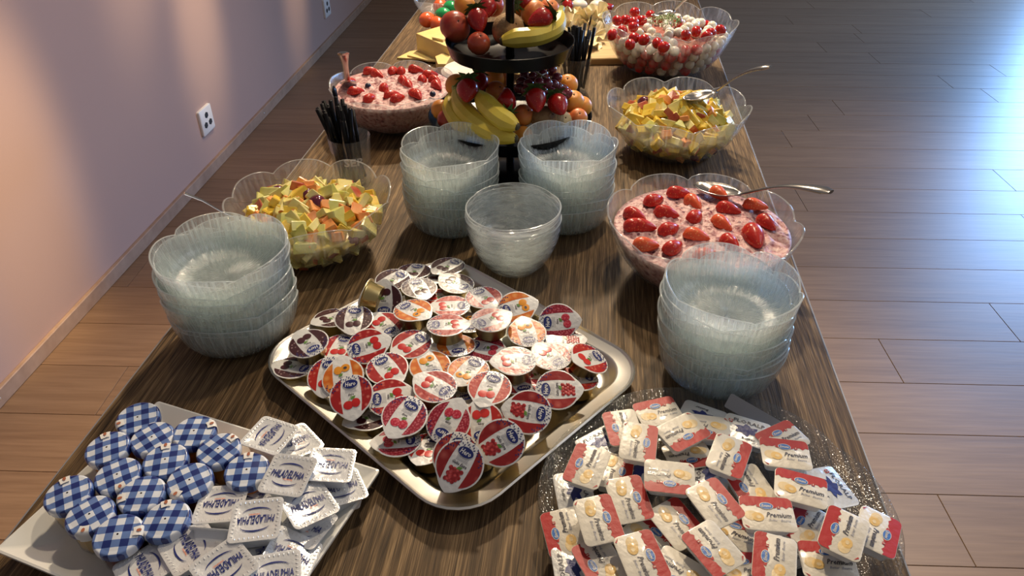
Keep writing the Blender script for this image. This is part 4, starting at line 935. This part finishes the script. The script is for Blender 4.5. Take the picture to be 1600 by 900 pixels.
# ============================================================ BUTTER PORTIONS
def butter_meshes():
    R_ = lambda a, b_, z, r: rrect(-a, a, -b_, b_, z, r, 4)
    m = MB(); m.grid([R_(.0185, .0125, -.0125, .003), R_(.0195, .0135, -.0122, .0035), R_(.0228, .0168, -.001, .005), R_(.0248, .0188, -.0006, .0055), R_(.0250, .0190, 0, .0055)], 0, True, True, False)
    body = m.mesh('tub', WPLAST, True, 40)
    m = MB(); m.grid([R_(.0250, .0190, 0, .0055), R_(.0250, .0190, .0006, .0055), R_(.0242, .0182, .0009, .005)], 0, True, True, True)
    z1, z2, z3, z4 = .0011, .0013, .0015, .0017
    top = rrect(-.0246, .0246, -.0186, .0186, 0, .0052, 5); up = [(x, y) for x, y, _ in top if y > .004]
    up = [p for p in up]                                           # right top then left top
    edge = [(-.0246+.0492*k/16, .0072+(.0011 if k % 2 else -.0002)+.0008*math.sin(k*1.7)) for k in range(17)]
    m.poly(up+edge, z1, 1)
    m.ell((.0000, .0076, z2), (.0098, .0020, .0001), 12, 4, 1); m.poly(disc(0, .0080, .0066, .0040, 20), z2+.0001, 0); m.poly(disc(0, .0080, .0060, .0035, 20), z3, 2); add_text(m, 'Emmi', 0, .0080, .0092, .0030, z4, 0, 0, .2)
    m.poly([(.0098, .0056), (.0128, .0056), (.0128, .0086), (.0098, .0086)], z3, 1)
    m.poly([(.0108, .0068), (.0118, .0068), (.0118, .0074), (.0108, .0074)], z4, 0); m.poly([(.0110, .0060), (.0116, .0060), (.0116, .0082), (.0110, .0082)], z4, 0)
    m.ell((-.0150, -.0035, z1), (.0070, .0055, .0002), 16, 4, 5); m.ell((-.0098, -.0048, z2), (.0058, .0050, .0002), 16, 4, 4); m.poly(disc(-.0092, -.0050, .0024, .0018, 10), z3+.0001, 5)
    add_text(m, 'Premium', .0100, -.0015, .0235, .0052, z2, 3, 0, .35); add_text(m, 'Butter · Beurre', .0100, -.0072, .0200, .0026, z2, 6, 0, .35)
    m.poly([(-.0238, -.0135), (-.0200, -.0178), (-.0190, -.0165)], z2, 1)
    lid = m.mesh('foil_lid', [P_CREAM, P_RED, P_BLUE, P_DARK, P_BUTTER, P_BUTTER2, P_GREY], True, 30)
    m = MB(); m.grid([R_(.0250, .0190, 0, .0055), R_(.0250, .0190, .0006, .0055), R_(.0242, .0182, .0009, .005)], 0, True, True, True)
    add_text(m, 'FLORALP', .001, .0115, .0340, .0048, z2, 3)
    q = random.Random(4); m.poly([(r_*math.cos(a), .0005+.0055*r_/.009*math.sin(a)) for a, r_ in [(2*PI*k/18, .0115+.0030*((k*7) % 3-1)) for k in range(18)]], z2, 2)
    m.poly([(-.021, .006), (-.0165, .006), (-.0165, .0105), (-.021, .0105)], z2, 1); m.poly([(-.0203, .0077), (-.0172, .0077), (-.0172, .0088), (-.0203, .0088)], z3, 0); m.poly([(-.0193, .0067), (-.0182, .0067), (-.0182, .0098), (-.0193, .0098)], z3, 0)
    add_text(m, 'Butter', .004, -.0110, .0150, .0035, z2, 3)
    fl = m.mesh('foil_lid', [P_SILVER2, P_RED, P_NAVY, P_DARK], True, 30)
    return body, lid, fl
P_SILVER2 = foil('butter foil grey', (.62, .62, .60), .3, .2)
BB, BL, BF = butter_meshes()
BP = [(1028, 644, .787, 12, 6, 0, 'E', 'farthest back on the platter, red edge behind'), (1067, 675, .802, 206, 8, 2, 'E', 'on top at the back, upside down, red edge in front'), (998, 691, .802, -97, 8, 0, 'E', 'on top at the back left, red edge at its right'),
 (973, 668, .787, 108, 6, -4, 'E', 'back left, half covered by its neighbour'), (1104, 668, .787, 172, 2, 0, 'E', 'behind the topmost back ones, red corner showing'), (1097, 650, .778, 160, 0, 0, 'F', 'grey-lidded, at the back edge of the platter'),
 (1139, 712, .803, -110, 8, 2, 'E', 'back centre, red edge at its right'), (1166, 674, .785, -16, 8, 0, 'F', 'grey-lidded with navy emblem, back right'), (1227, 709, .802, -5, 6, 2, 'E', 'back right, reading upright, the farther one'),
 (1251, 763, .803, -13, 6, 2, 'E', 'right of centre, reading upright, slanting down'), (1199, 803, .803, -4, 6, 0, 'E', 'centre right, reading straight upright'), (1173, 760, .790, 125, 6, 0, 'E', 'shaded, between the centre right ones'),
 (1298, 762, .780, -50, 4, 8, 'F', 'pale grey-lidded, at the right edge behind'), (1263, 822, .783, 58, 4, 0, 'E', 'shaded, under the front right ones'), (1318, 833, .804, 74, 8, 2, 'E', 'front right, red edge at its left'),
 (1371, 831, .793, -104, 4, 6, 'E', 'farthest right, red edge at its right'), (1210, 874, .803, 88, 8, 0, 'E', 'at the bottom picture edge, red edge left'), (1293, 876, .785, -4, 8, 0, 'E', 'bottom right, partly shaded'),
 (1117, 786, .803, -50, 8, -2, 'E', 'centre of the heap, red edge at its upper right'), (1114, 857, .803, 133, 8, 0, 'E', 'front centre, red edge at its lower left'), (1058, 818, .788, -48, 8, 0, 'E', 'shaded red edge, front centre left'),
 (1046, 746, .802, 174, 10, 0, 'E', 'centre, upside down with red edge in front'), (983, 780, .791, -68, 12, 0, 'E', 'centre left, matt grey-cream lid'), (917, 728, .802, 66, 8, -2, 'E', 'upper left, red edge at its left'),
 (935, 812, .804, -70, 10, -2, 'E', 'left of centre, gleaming foil'), (881, 832, .782, 106, 10, -6, 'E', 'farthest left, red edge at its left'), (897, 768, .779, -78, 4, -4, 'F', 'grey-lidded, under the upper left one'),
 (1003, 872, .804, -64, 10, 0, 'E', 'gleaming, at the bottom left of centre'), (938, 880, .790, 122, 6, 0, 'E', 'bottom left, wrinkled red edge'), (897, 890, .780, 100, 2, 0, 'F', 'grey-lidded, at the bottom left edge'),
 (1017, 840, .778, -40, 4, 0, 'E', 'low between the gleaming ones at the front'), (960, 736, .780, -100, 0, 0, 'E', 'low beside the upper left one'), (1063, 897, .790, 150, 8, 0, 'E', 'at the bottom picture edge in the middle'),
 (1076, 712, .780, 190, 0, 0, 'E', 'low in the back middle, red corner showing'), (1163, 890, .776, 0, 0, 0, 'E', 'low at the bottom, in shade'), (940, 692, .778, 30, 0, 0, 'F', 'grey-lidded, low at the upper left'),
 (1146, 832, .774, -20, 0, 0, 'E', 'dark and low in the middle front'), (1222, 686, .785, 24, 6, 0, 'E', 'behind the farther upright one at the right'), (1110, 740, .778, 80, 0, 0, 'F', 'grey-lidded, low in the middle'), (1230, 860, .774, 20, 0, 0, 'F', 'grey-lidded, low at the front right'), (1000, 735, .775, 60, 0, 0, 'F', 'grey-lidded, low left of the middle')]
for x, y, z, a, tc1, tr1, k, l in BP:
    t = thing('butter_portion', 'butter portion tub ' + l, 'butter', (0, 0, 0), 0, 'butter portions on the glass platter')
    pose(t, x, y, z, a, tc1-3, tr1); t.scale = (.94, .94, 1); link('tub', BB, t); link('foil_lid', BL if k == 'E' else BF, t)
# clear lid edge sticking up at the back right of the platter
m = MB(); m.grid([rrect(-.030, .030, -.0085, .0085, 0, .002, 3), rrect(-.030, .030, -.0085, .0085, .0025, .002, 3)], 0, True, True, True)
o = m.build('plastic_strip', mat('grey clear plastic', (.28, .27, .27), .2), None, True, 30); tag(o, 'grey translucent plastic strip at the back right of the butter platter', 'strip')
pose(o, 1176, 648, .777, -22, 35, 0)
